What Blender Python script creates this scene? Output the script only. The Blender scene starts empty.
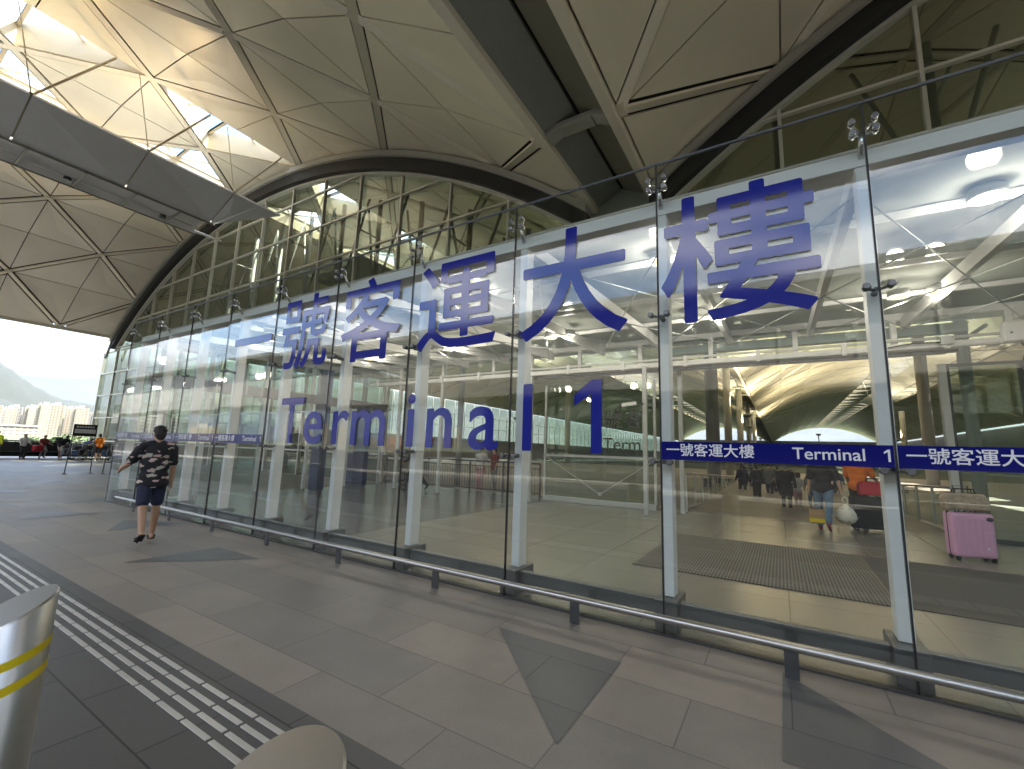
import bpy, bmesh, math, random
from mathutils import Vector, Matrix, Euler
R = math.radians
random.seed(7)
SC = bpy.context.scene
COL = SC.collection

# ------------------------------------------------------------------ camera
def cam_axes(yaw, pitch, roll):
    f = Vector((math.sin(yaw)*math.cos(pitch), math.cos(yaw)*math.cos(pitch), math.sin(pitch)))
    r = Vector((math.cos(yaw), -math.sin(yaw), 0)); u = r.cross(f)
    c, s = math.cos(roll), math.sin(roll)
    return c*r+s*u, -s*r+c*u, f
cd = bpy.data.cameras.new('camera'); cam = bpy.data.objects.new('camera', cd); COL.objects.link(cam)
r_, u_, f_ = cam_axes(R(-31.68), R(8.596), R(1.891))
M = Matrix((r_, u_, -f_)).transposed().to_4x4(); M.translation = (0, 0, 1.55)
cam.matrix_world = M
cd.sensor_width = 36.0; cd.lens = 434.6/1024*36.0
cd.clip_start = 0.05; cd.clip_end = 20000
SC.camera = cam

# ------------------------------------------------------------------ world, sun, exposure
SUN_EL, SUN_AZ = 58, 45          # azimuth measured from +Y towards +X
w = bpy.data.worlds.new('World'); SC.world = w; w.use_nodes = True
nt = w.node_tree; nt.nodes.clear()
def N(t, typ, **kw):
    n = t.nodes.new(typ)
    for k, v in kw.items(): setattr(n, k, v)
    return n
out = N(nt, 'ShaderNodeOutputWorld'); bg = N(nt, 'ShaderNodeBackground'); bg.inputs[1].default_value = 0.11
sky = N(nt, 'ShaderNodeTexSky', sky_type='NISHITA', sun_disc=False, sun_elevation=R(SUN_EL), sun_rotation=R(SUN_AZ), air_density=1.0, dust_density=1.2, ozone_density=1.5)
tc = N(nt, 'ShaderNodeTexCoord'); mp = N(nt, 'ShaderNodeMapping'); mp.inputs['Scale'].default_value = (1.0, 1.0, 3.2)
nz = N(nt, 'ShaderNodeTexNoise'); nz.inputs['Scale'].default_value = 2.6; nz.inputs['Detail'].default_value = 9; nz.inputs['Roughness'].default_value = 0.56
rp = N(nt, 'ShaderNodeValToRGB'); rp.color_ramp.elements[0].position = 0.44; rp.color_ramp.elements[1].position = 0.60
mx = N(nt, 'ShaderNodeMix', data_type='RGBA')
nz2 = N(nt, 'ShaderNodeTexNoise'); nz2.inputs['Scale'].default_value = 5.0; nz2.inputs['Detail'].default_value = 6
mr = N(nt, 'ShaderNodeMix', data_type='RGBA')
mr.inputs[6].default_value = (4.6, 5.0, 5.7, 1); mr.inputs[7].default_value = (8.6, 8.5, 8.4, 1)
L = nt.links.new
L(tc.outputs['Generated'], mp.inputs[0]); L(mp.outputs[0], nz.inputs[0]); L(mp.outputs[0], nz2.inputs[0])
L(nz.outputs[0], rp.inputs[0]); L(rp.outputs[0], mx.inputs[0]); L(sky.outputs[0], mx.inputs[6])
L(nz2.outputs[0], mr.inputs[0]); L(mr.outputs[2], mx.inputs[7])
sx = N(nt, 'ShaderNodeSeparateXYZ'); L(tc.outputs['Generated'], sx.inputs[0])
nz3 = N(nt, 'ShaderNodeTexNoise'); nz3.inputs['Scale'].default_value = 3.4; nz3.inputs['Detail'].default_value = 7
mp3 = N(nt, 'ShaderNodeMapping'); mp3.inputs['Scale'].default_value = (1, 1, 4.5); L(tc.outputs['Generated'], mp3.inputs[0]); L(mp3.outputs[0], nz3.inputs[0])
ad3 = N(nt, 'ShaderNodeMath', operation='MULTIPLY_ADD'); ad3.inputs[1].default_value = -.22; L(nz3.outputs[0], ad3.inputs[0]); L(sx.outputs[2], ad3.inputs[2])
bank = N(nt, 'ShaderNodeMapRange'); bank.inputs[1].default_value = .00; bank.inputs[2].default_value = .13; bank.inputs[3].default_value = 1; bank.inputs[4].default_value = 0; L(ad3.outputs[0], bank.inputs[0])
bc = N(nt, 'ShaderNodeValToRGB'); bc.color_ramp.elements[0].position = .36; bc.color_ramp.elements[1].position = .62
bc.color_ramp.elements[0].color = (.70, .84, 1.0, 1); bc.color_ramp.elements[1].color = (1.28, 1.31, 1.34, 1); L(nz3.outputs[0], bc.inputs[0])
mb = N(nt, 'ShaderNodeMix', data_type='RGBA'); L(bank.outputs[0], mb.inputs[0]); L(mx.outputs[2], mb.inputs[6]); L(bc.outputs[0], mb.inputs[7])
L(mb.outputs[2], bg.inputs[0]); L(bg.outputs[0], out.inputs[0])
sd = bpy.data.lights.new('sun', 'SUN'); sun = bpy.data.objects.new('sun', sd); COL.objects.link(sun)
sd.energy = 3.2; sd.angle = R(0.5); sd.color = (1.0, 0.94, 0.84)
sv = Vector((math.sin(R(SUN_AZ))*math.cos(R(SUN_EL)), math.cos(R(SUN_AZ))*math.cos(R(SUN_EL)), math.sin(R(SUN_EL))))
sun.rotation_euler = (-sv).to_track_quat('-Z', 'Y').to_euler(); sun.location = (0, 0, 60)
SC.view_settings.view_transform = 'Standard'; SC.view_settings.look = 'None'
SC.view_settings.exposure = 2.95; SC.view_settings.gamma = 1; SC.view_settings.use_curve_mapping = False
SC.render.engine = 'CYCLES'
cy = SC.cycles
cy.max_bounces = 10; cy.diffuse_bounces = 5; cy.glossy_bounces = 5; cy.transmission_bounces = 6; cy.transparent_max_bounces = 28
cy.volume_bounces = 0; cy.sample_clamp_indirect = 6; cy.caustics_reflective = False; cy.caustics_refractive = False

# ------------------------------------------------------------------ materials
def pmat(name, col, rough=0.5, metal=0.0, var=0.12, scale=3.0, bump=0.0, bscale=40.0, rvar=0.1, spec=0.5, stretch=(1, 1, 1)):
    m = bpy.data.materials.new(name); m.use_nodes = True; t = m.node_tree
    b = t.nodes['Principled BSDF']
    b.inputs['Metallic'].default_value = metal; b.inputs['Specular IOR Level'].default_value = spec
    c = N(t, 'ShaderNodeTexCoord'); mpp = N(t, 'ShaderNodeMapping'); mpp.inputs['Scale'].default_value = stretch
    t.links.new(c.outputs['Object'], mpp.inputs[0])
    n = N(t, 'ShaderNodeTexNoise'); n.inputs['Scale'].default_value = scale; n.inputs['Detail'].default_value = 6
    t.links.new(mpp.outputs[0], n.inputs[0])
    x = N(t, 'ShaderNodeMix', data_type='RGBA')
    x.inputs[6].default_value = tuple(v*(1-var) for v in col)+(1,); x.inputs[7].default_value = tuple(min(1, v*(1+var)) for v in col)+(1,)
    t.links.new(n.outputs[0], x.inputs[0]); t.links.new(x.outputs[2], b.inputs['Base Color'])
    mr_ = N(t, 'ShaderNodeMapRange'); mr_.inputs[3].default_value = max(0.02, rough-rvar); mr_.inputs[4].default_value = min(1, rough+rvar)
    t.links.new(n.outputs[0], mr_.inputs[0]); t.links.new(mr_.outputs[0], b.inputs['Roughness'])
    if bump:
        n2 = N(t, 'ShaderNodeTexNoise'); n2.inputs['Scale'].default_value = bscale; n2.inputs['Detail'].default_value = 4
        t.links.new(c.outputs['Object'], n2.inputs[0])
        bp = N(t, 'ShaderNodeBump'); bp.inputs['Strength'].default_value = bump; bp.inputs['Distance'].default_value = 0.01
        t.links.new(n2.outputs[0], bp.inputs['Height']); t.links.new(bp.outputs[0], b.inputs['Normal'])
    return m

def glassmat(name, tint, wav=0.25, ior=1.52):
    m = bpy.data.materials.new(name); m.use_nodes = True; t = m.node_tree; t.nodes.clear()
    o = N(t, 'ShaderNodeOutputMaterial'); mix = N(t, 'ShaderNodeMixShader'); tr = N(t, 'ShaderNodeBsdfTransparent'); gl = N(t, 'ShaderNodeBsdfGlossy')
    tr.inputs[0].default_value = tuple(tint)+(1,); gl.inputs['Roughness'].default_value = 0.0
    fr = N(t, 'ShaderNodeFresnel'); ge = N(t, 'ShaderNodeNewGeometry'); mi = N(t, 'ShaderNodeMix', data_type='FLOAT')
    mi.inputs[2].default_value = ior; mi.inputs[3].default_value = 1/ior
    t.links.new(ge.outputs['Backfacing'], mi.inputs[0]); t.links.new(mi.outputs[0], fr.inputs['IOR'])
    if wav:
        c = N(t, 'ShaderNodeTexCoord'); n = N(t, 'ShaderNodeTexNoise'); n.inputs['Scale'].default_value = 0.55; n.inputs['Detail'].default_value = 1
        bp = N(t, 'ShaderNodeBump'); bp.inputs['Strength'].default_value = wav; bp.inputs['Distance'].default_value = 0.01
        t.links.new(c.outputs['Object'], n.inputs[0]); t.links.new(n.outputs[0], bp.inputs['Height']); t.links.new(bp.outputs[0], gl.inputs['Normal'])
    t.links.new(fr.outputs[0], mix.inputs[0]); t.links.new(tr.outputs[0], mix.inputs[1]); t.links.new(gl.outputs[0], mix.inputs[2]); t.links.new(mix.outputs[0], o.inputs[0])
    return m

def emit(name, col, s):
    m = bpy.data.materials.new(name); m.use_nodes = True; t = m.node_tree; t.nodes.clear()
    o = N(t, 'ShaderNodeOutputMaterial'); e = N(t, 'ShaderNodeEmission'); e.inputs[0].default_value = tuple(col)+(1,); e.inputs[1].default_value = s
    t.links.new(e.outputs[0], o.inputs[0]); return m

def tilemat(name, c1, c2, mortar, w_, h_, ms, rough, off=0.5, noise=0.25, rv=0.12, shift=(0, 0, 0)):
    m = bpy.data.materials.new(name); m.use_nodes = True; t = m.node_tree; b = t.nodes['Principled BSDF']
    c = N(t, 'ShaderNodeTexCoord'); mpp = N(t, 'ShaderNodeMapping'); mpp.inputs['Location'].default_value = shift
    br = N(t, 'ShaderNodeTexBrick', offset=off, squash=1.0)
    br.inputs['Scale'].default_value = 1.0; br.inputs['Mortar Size'].default_value = ms; br.inputs['Brick Width'].default_value = w_; br.inputs['Row Height'].default_value = h_
    br.inputs['Color1'].default_value = tuple(c1)+(1,); br.inputs['Color2'].default_value = tuple(c2)+(1,); br.inputs['Mortar'].default_value = tuple(mortar)+(1,)
    br.inputs['Mortar Smooth'].default_value = 0.3
    n = N(t, 'ShaderNodeTexNoise'); n.inputs['Scale'].default_value = 1.7; n.inputs['Detail'].default_value = 8; n.inputs['Roughness'].default_value = 0.65
    n3 = N(t, 'ShaderNodeTexNoise'); n3.inputs['Scale'].default_value = 90; n3.inputs['Detail'].default_value = 3
    r = N(t, 'ShaderNodeMapRange'); r.inputs[3].default_value = 1-noise; r.inputs[4].default_value = 1+noise
    r3 = N(t, 'ShaderNodeMapRange'); r3.inputs[3].default_value = 0.82; r3.inputs[4].default_value = 1.18
    mm = N(t, 'ShaderNodeMath', operation='MULTIPLY')
    mu = N(t, 'ShaderNodeVectorMath', operation='SCALE')
    lk = t.links.new
    lk(c.outputs['Object'], mpp.inputs[0]); lk(mpp.outputs[0], br.inputs['Vector']); lk(c.outputs['Object'], n.inputs[0]); lk(c.outputs['Object'], n3.inputs[0])
    lk(n.outputs[0], r.inputs[0]); lk(n3.outputs[0], r3.inputs[0]); lk(r.outputs[0], mm.inputs[0]); lk(r3.outputs[0], mm.inputs[1])
    lk(br.outputs['Color'], mu.inputs[0]); lk(mm.outputs[0], mu.inputs['Scale']); lk(mu.outputs[0], b.inputs['Base Color'])
    rr = N(t, 'ShaderNodeMapRange'); rr.inputs[3].default_value = rough-rv; rr.inputs[4].default_value = rough+rv
    lk(n.outputs[0], rr.inputs[0]); lk(rr.outputs[0], b.inputs['Roughness'])
    bp = N(t, 'ShaderNodeBump', invert=True); bp.inputs['Strength'].default_value = 0.35; bp.inputs['Distance'].default_value = 0.004
    lk(br.outputs['Fac'], bp.inputs['Height']); lk(bp.outputs[0], b.inputs['Normal'])
    return m

MT = {}
MT['panel'] = pmat('soffit_panel_paint', (0.80, 0.745, 0.615), 0.34, 0.2, 0.07, 0.35, rvar=0.08)
MT['rib'] = pmat('rib_paint', (0.74, 0.69, 0.575), 0.45, 0.1, 0.06, 1.0)
MT['dark'] = pmat('dark_gap', (0.018, 0.018, 0.018), 0.8)
MT['gasket'] = pmat('black_gasket', (0.012, 0.013, 0.014), 0.6)
MT['lip'] = pmat('grey_lip_paint', (0.34, 0.335, 0.30), 0.45)
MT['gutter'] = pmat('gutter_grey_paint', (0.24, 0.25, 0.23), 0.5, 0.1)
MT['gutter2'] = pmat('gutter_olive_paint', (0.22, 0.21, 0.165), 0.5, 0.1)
MT['roofout'] = pmat('roof_membrane', (0.5, 0.5, 0.5), 0.7)
MT['reflector'] = pmat('reflector_grey_paint', (0.86, 0.88, 0.90), 0.42, 0.1, 0.05)
MT['white'] = pmat('white_paint', (0.86, 0.86, 0.85), 0.38, 0.0, 0.05, 2.0)
MT['cream'] = pmat('cream_paint', (0.58, 0.51, 0.36), 0.45, 0.0, 0.05, 2.0)
MT['steelw'] = pmat('pale_steel_paint', (0.50, 0.52, 0.51), 0.4, 0.1, 0.07, 2.0)
MT['mullion'] = pmat('mullion_paint', (0.60, 0.60, 0.54), 0.4, 0.2, 0.06)
MT['steel'] = pmat('brushed_steel', (0.46, 0.455, 0.44), 0.33, 1.0, 0.04, 70, rvar=0.02, stretch=(1, 1, 0.03))
MT['stud'] = pmat('satin_steel_bar', (0.66, 0.65, 0.62), 0.42, 0.75, 0.12, 3, rvar=0.05)
MT['chrome'] = pmat('polished_steel', (0.62, 0.62, 0.63), 0.16, 1.0, 0.06, 8, rvar=0.05)
MT['dsteel'] = pmat('dark_steel', (0.10, 0.105, 0.11), 0.4, 0.7, 0.15, 6)
MT['boot'] = pmat('column_boot_steel', (0.16, 0.165, 0.17), 0.42, 0.7, 0.15, 8)
MT['joint'] = pmat('black_silicone', (0.01, 0.01, 0.012), 0.5)
MT['glass'] = glassmat('clear_glass', (0.94, 0.96, 0.945), 0.04, 1.60)
MT['roofglass'] = glassmat('fritted_roof_glass', (0.80, 0.86, 0.83), 0.0)
t_ = MT['roofglass'].node_tree; o_ = [n for n in t_.nodes if n.type == 'OUTPUT_MATERIAL'][0]; m0 = o_.inputs[0].links[0].from_node
df = N(t_, 'ShaderNodeBsdfDiffuse'); df.inputs[0].default_value = (.8, .82, .8, 1); tl = N(t_, 'ShaderNodeBsdfTranslucent'); tl.inputs[0].default_value = (.8, .82, .8, 1)
m1 = N(t_, 'ShaderNodeMixShader'); m2_ = N(t_, 'ShaderNodeMixShader'); m2_.inputs[0].default_value = .62
t_.links.new(df.outputs[0], m1.inputs[1]); t_.links.new(tl.outputs[0], m1.inputs[2]); t_.links.new(m0.outputs[0], m2_.inputs[1]); t_.links.new(m1.outputs[0], m2_.inputs[2]); t_.links.new(m2_.outputs[0], o_.inputs[0])
MT['green'] = glassmat('green_tinted_glass', (0.67, 0.71, 0.645), 0.25, 1.55)
MT['scrglass'] = glassmat('screen_glass', (0.88, 0.95, 0.91), 0.1)
MT['skyglass'] = glassmat('skylight_glass', (0.95, 0.97, 0.97), 0.0)
MT['blue'] = pmat('blue_vinyl', (0.020, 0.027, 0.275), 0.07, 0, 0.04, 2.0, spec=0.5, rvar=.03)
MT['bluedeep'] = pmat('deep_blue_vinyl', (0.004, 0.007, 0.15), 0.09, 0, 0.05, 2.0, spec=0.45, rvar=.03)
MT['whitevinyl'] = pmat('white_vinyl', (0.80, 0.80, 0.82), 0.5, 0, 0.03)
MT['blackvinyl'] = pmat('dark_vinyl', (0.06, 0.065, 0.06), 0.5, 0, 0.05)
MT['yellow'] = pmat('yellow_tape', (0.72, 0.56, 0.01), 0.45, 0, 0.1, 30)
MT['pave'] = tilemat('granite_pavers', (0.268, 0.226, 0.182), (0.192, 0.172, 0.149), (0.125, 0.108, 0.09), 1.1, 0.56, 0.005, 0.48, noise=0.42, shift=(0.02, 0.67, 0))
MT['darkpave'] = tilemat('dark_granite_pavers', (0.088, 0.083, 0.077), (0.070, 0.067, 0.063), (0.02, 0.02, 0.02), 0.8, 0.55, 0.006, 0.46)
MT['inlay'] = tilemat('dark_inlay_granite', (0.100, 0.099, 0.095), (0.086, 0.086, 0.083), (0.03, 0.03, 0.03), 3.1, 0.56, 0.004, 0.42, shift=(0.02, 0.67, 0))
MT['tan'] = tilemat('tan_floor_stone', (0.265, 0.247, 0.205), (0.24, 0.225, 0.19), (0.14, 0.13, 0.108), 1.2, 1.2, 0.006, 0.24, off=0.0, noise=0.05, rv=0.025)
MT['greyfloor'] = tilemat('grey_floor_granite', (0.15, 0.145, 0.135), (0.125, 0.122, 0.115), (0.07, 0.07, 0.065), 1.2, 1.2, 0.006, 0.24, off=0.0, noise=0.06, rv=0.025)
MT['asphalt'] = pmat('asphalt', (0.052, 0.052, 0.054), 0.85, 0, 0.25, 2.0, 0.5, 60)
MT['concrete'] = pmat('concrete', (0.34, 0.33, 0.30), 0.8, 0, 0.15, 1.0, 0.3)
MT['grass'] = pmat('scrub_ground', (0.07, 0.085, 0.04), 0.9, 0, 0.4, 0.02)
MT['hill'] = pmat('hill_scrub', (0.021, 0.027, 0.020), 0.95, 0, 0.5, 0.012)
MT['navy'] = pmat('navy_panel', (0.012, 0.022, 0.075), 0.35, 0, 0.1)
MT['colgrey'] = pmat('column_grey_paint', (0.40, 0.395, 0.36), 0.45, 0, 0.05)
MT['leaf'] = pmat('hedge_leaf', (0.06, 0.10, 0.03), 0.7, 0, 0.5, 3)
MT['orange'] = pmat('orange_sheet', (0.72, 0.22, 0.02), 0.55, 0, 0.12, 4)
MT['lampglow'] = emit('lamp_glow', (1.0, 0.76, 0.42), .30)

# ------------------------------------------------------------------ mesh helpers
def box(bm, x0, x1, y0, y1, z0, z1):
    v = [bm.verts.new(p) for p in ((x0,y0,z0),(x1,y0,z0),(x1,y1,z0),(x0,y1,z0),(x0,y0,z1),(x1,y0,z1),(x1,y1,z1),(x0,y1,z1))]
    for f in ((3,2,1,0),(4,5,6,7),(0,1,5,4),(1,2,6,5),(2,3,7,6),(3,0,4,7)): bm.faces.new([v[i] for i in f])
def bar(bm, p0, p1, w_, h_, up=(0, 0, 1), w1=None, h1=None):
    p0 = Vector(p0); p1 = Vector(p1); d = (p1-p0).normalized(); u = Vector(up)
    if abs(d.dot(u)) > 0.98: u = Vector((0, 1, 0))
    s = d.cross(u).normalized(); u = s.cross(d).normalized()
    w1 = w_ if w1 is None else w1; h1 = h_ if h1 is None else h1
    v = []
    for p, a, b in ((p0, w_, h_), (p1, w1, h1)):
        for i, j in ((-1,-1),(1,-1),(1,1),(-1,1)): v.append(bm.verts.new(p+s*(i*a/2)+u*(j*b/2)))
    for f in ((0,1,2,3),(7,6,5,4),(0,4,5,1),(1,5,6,2),(2,6,7,3),(3,7,4,0)): bm.faces.new([v[i] for i in f])
def tube(bm, pts, r, seg=10, caps=True):
    pts = [Vector(p) for p in pts]; rr = r if isinstance(r, (list, tuple)) else [r]*len(pts)
    rings = []; pn = None
    for i, p in enumerate(pts):
        d = (pts[min(i+1, len(pts)-1)]-pts[max(i-1, 0)]).normalized()
        if pn is None:
            a = Vector((0, 0, 1)) if abs(d.z) < 0.9 else Vector((1, 0, 0)); n = d.cross(a).normalized()
        else: n = (pn-d*pn.dot(d)).normalized()
        pn = n; b = d.cross(n)
        rings.append([bm.verts.new(p+rr[i]*(math.cos(2*math.pi*k/seg)*n+math.sin(2*math.pi*k/seg)*b)) for k in range(seg)])
    for a, b in zip(rings, rings[1:]):
        for k in range(seg): bm.faces.new((a[k], a[(k+1) % seg], b[(k+1) % seg], b[k])).smooth = True
    if caps: bm.faces.new(rings[0][::-1]); bm.faces.new(rings[-1])
def prism(bm, poly, vec):
    vec = Vector(vec); a = [bm.verts.new(p) for p in poly]; b = [bm.verts.new(Vector(p)+vec) for p in poly]
    n = len(a); bm.faces.new(a); bm.faces.new(b[::-1])
    for i in range(n): bm.faces.new((a[(i+1) % n], a[i], b[i], b[(i+1) % n]))
def sphere(bm, c, r, sx=1, sy=1, sz=1, sub=2, rot=None):
    m = Matrix.Translation(c)
    if rot is not None: m = m @ rot.to_4x4()
    m = m @ Matrix.Diagonal((r*sx, r*sy, r*sz, 1))
    for v in bmesh.ops.create_icosphere(bm, subdivisions=sub, radius=1, matrix=m)['verts']:
        for f in v.link_faces: f.smooth = True
def BM(): return bmesh.new()
def mk(name, bm, mat, parent=None, loc=None, bevel=0, fix=True):
    me = bpy.data.meshes.new(name)
    if fix: bmesh.ops.recalc_face_normals(bm, faces=bm.faces)
    bm.to_mesh(me); bm.free(); me.materials.append(mat)
    o = bpy.data.objects.new(name, me); COL.objects.link(o)
    if parent: o.parent = parent
    if loc: o.location = loc
    if bevel:
        b = o.modifiers.new('bevel', 'BEVEL'); b.width = bevel; b.segments = 2; b.limit_method = 'ANGLE'
    return o
def thing(name, label, cat, loc=(0, 0, 0), rz=0, group=None):
    o = bpy.data.objects.new(name, None); COL.objects.link(o); o.empty_display_size = 0.2
    o.location = loc; o.rotation_euler = (0, 0, rz); o['label'] = label; o['category'] = cat
    if group: o['group'] = group
    return o
def tag(o, label, cat, group=None):
    o['label'] = label; o['category'] = cat
    if group: o['group'] = group
    return o
def struct(o, kind='structure'): o['kind'] = kind; return o
def dup(root, loc, rz=0, label=None, scale=None):
    def cp(o, par):
        c = o.copy(); COL.objects.link(c)
        if par: c.parent = par
        for ch in kids.get(o, ()): cp(ch, c)
        return c
    kids = {}
    for o in COL.objects:
        if o.parent: kids.setdefault(o.parent, []).append(o)
    r = cp(root, None); r.location = loc; r.rotation_euler = (0, 0, rz)
    if label: r['label'] = label
    if scale: r.scale = scale
    return r
def numeral_one(h, mat, loc, parent, ext=.003):
    b = BM(); w_ = h*.40; st = h*.155
    prism(b, [(w_-st, 0, 0), (w_, 0, 0), (w_, 0, h), (w_-st*.95, 0, h), (0, 0, h*.80), (0, 0, h*.645), (w_-st, 0, h*.80)], (0, ext, 0))
    return mk('lettering', b, mat, parent, loc)
def text(name, body, size, mat, loc, parent=None, bold=0.0, ext=0.0015, sx=1.0, back=False):
    c = bpy.data.curves.new(name, 'FONT'); c.body = body; c.size = size; c.extrude = ext; c.resolution_u = 6
    t = bpy.data.objects.new(name, c); COL.objects.link(t)
    dg = bpy.context.evaluated_depsgraph_get(); dg.update()
    me = bpy.data.meshes.new_from_object(t.evaluated_get(dg))
    bpy.data.objects.remove(t); bpy.data.curves.remove(c)
    me.transform(Matrix.Rotation(R(90), 4, 'X') @ Matrix.Diagonal((sx, 1, 1, 1)))
    if bold:                                  # heavier stroke: the same outline laid again round itself, each a hair in front
        b = bmesh.new(); n = 8
        for i in range(n+1):
            k = len(b.verts); b.from_mesh(me); b.verts.ensure_lookup_table()
            a = 2*math.pi*i/n; d = 0 if i == n else bold
            for v in b.verts[k:]: v.co += Vector((d*math.cos(a), -.00012*i, d*math.sin(a)))
        b.to_mesh(me); b.free()
    me.materials.clear(); me.materials.append(mat); me.name = name
    o = bpy.data.objects.new(name, me); COL.objects.link(o); o.location = loc
    if parent: o.parent = parent
    return o

# ================================================================== SETTING: ground
def sheet(name, x0, x1, y0, y1, z, mat, sub=1):
    b = BM()
    v = [b.verts.new(p) for p in ((x0,y0,z),(x1,y0,z),(x1,y1,z),(x0,y1,z))]; b.faces.new(v)
    return struct(mk(name, b, mat))
sheet('ground', -5500, 5500, -5500, 5500, -0.16, MT['grass'])
sheet('road', -400, 400, -13.0, 0.0, -0.13, MT['asphalt'])
b = BM(); box(b, -400, 400, -13.9, -13.55, 0.001, 1.32); tag(mk('reflection_blocker', b, MT['asphalt'], bevel=.03), 'low dark wall added along the far side of the road to darken the glass reflections', 'reflection_blocker')  # unseen wall, added to keep bright ground out of the glass reflections
b = BM()
for y in (-3.4, -6.6, -9.8):
    for i in range(-40, 20):
        x = i*4.0; v = [b.verts.new(p) for p in ((x,y,-.126),(x+2,y,-.126),(x+2,y+.12,-.126),(x,y+.12,-.126))]; b.faces.new(v)
struct(mk('road_marking', b, MT['whitevinyl']))
b = BM(); box(b, -60, 60, -0.15, 0.02, -0.2, 0.0); struct(mk('kerb', b, MT['concrete'], bevel=0.02))
b = BM(); box(b, -60, 60, 0.021, 60, -0.2, 0.0); struct(mk('pavement', b, MT['pave']))
b = BM(); box(b, -400, 400, -30, -13.0, -0.2, 0.0); struct(mk('far_pavement', b, MT['concrete']))
sheet('dark_kerb_strip', -60, 60, 0.03, 1.775, 0.004, MT['darkpave'])
# tactile bars
b = BM()
for y in (1.35, 1.43, 1.51, 1.59):
    n = 0; x = -24.0
    while x < 3:
        box(b, x+.012, x+.298, y-.0155, y+.0155, .004, .011); x += 0.31
tac = struct(mk('tactile_paving', b, MT['stud'], bevel=0.004))
# dark triangles set into the pavement
b = BM()
def tri(*p):
    b.faces.new([b.verts.new((x, y, .004)) for x, y in p])
tri((-2.2, 3.475), (-1.1, 2.355), (-1.1, 3.475)); tri((-.07, 4.03), (-.07, 2.91), (1.1, 2.91))
tri((-7.1, 3.475), (-7.1, 2.355), (-6.0, 3.475)); tri((-10.7, 3.475), (-9.6, 2.91), (-9.6, 4.03)); tri((-15.2, 4.6), (-14.1, 3.4), (-14.1, 4.6))
tri((-13.0, 2.91), (-11.9, 2.355), (-11.9, 3.475)); tri((3.2, 4.03), (3.2, 2.91), (4.3, 4.03)); tri((-18.4, 3.475), (-18.4, 2.355), (-17.3, 3.475))
tri((-22, 5.1), (-20.9, 4.03), (-20.9, 5.1)); tri((-26, 6.8), (-24.9, 5.7), (-24.9, 6.8)); tri((-30, 4.6), (-28.9, 3.4), (-28.9, 4.6))
struct(mk('dark_paving_inlay', b, MT['inlay']))
sheet('vestibule_floor', -6.45, 5.6, 4.25, 13.6, 0.006, MT['tan'])
sheet('vestibule_grey_floor', -14.1, -6.45, 4.25, 13.6, 0.006, MT['greyfloor'])
def fz(y): return 0.0 if y < 13.6 else -0.04*(min(y, 40)-13.6)     # the hall floor ramps gently down
b = BM()
for y0, y1 in ((13.601, 40), (40, 330)):
    prism(b, [(-60, y0, fz(y0)), (-60, y1, fz(y1)), (-60, y1, fz(y1)-.3), (-60, y0, fz(y0)-.3)], (120, 0, 0))
struct(mk('terminal_floor', b, MT['tan']))

# hills all round the horizon
def ridge(az0, az1, dist, prof, depth, seed):
    rnd = random.Random(seed); b = BM(); n = 150; rows = []
    nj = 10
    ph = [rnd.uniform(0, 6.28) for _ in range(8)]
    for i in range(n+1):
        t = i/n; az = R(az0+(az1-az0)*t); hgt = prof(az0+(az1-az0)*t)
        jag = sum(math.sin(t*(7+5.3*k)+ph[k])*0.05/(1+.35*k) for k in range(8))
        row = []
        for j in range(nj+1):
            s = j/nj; d = dist+depth*s
            z = hgt*d*(1+jag*.35)*math.sin(min(s*1.05, 1)*math.pi/2)*(1+(1-s)*(.09*math.sin(i*.55+j*1.7+ph[1])+.05*math.sin(i*1.3-j*.9))+.012*math.sin(i*1.9))
            row.append(b.verts.new((math.sin(az)*d, math.cos(az)*d, max(z, -1) if j else -1)))
        rows.append(row)
    for a, c in zip(rows, rows[1:]):
        for j in range(nj): b.faces.new((a[j], a[j+1], c[j+1], c[j])).smooth = True
    return struct(mk('hill', b, MT['hill']))
def PEAK(a):
    k = [(-110, .03), (-98, .05), (-91, .11), (-86, .158), (-84, .142), (-81.7, .104), (-79.8, .077), (-77.8, .057), (-75.5, .052), (-71, .045), (-60, .03)]
    for (a0, v0), (a1, v1) in zip(k, k[1:]):
        if a0 <= a <= a1: return v0+(v1-v0)*(a-a0)/(a1-a0)
    return .03
ridge(-101, -60, 2300, lambda a: 0.040+0.010*math.exp(-((a+82)/2.0)**2)+.006*math.sin(a*.9), 700, 3)
ridge(-108, -63, 3500, PEAK, 900, 5)
ridge(-262, -108, 2600, lambda a: 0.035+0.028*math.sin(a*.11)+0.018*math.sin(a*.29+1), 900, 9)

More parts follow.
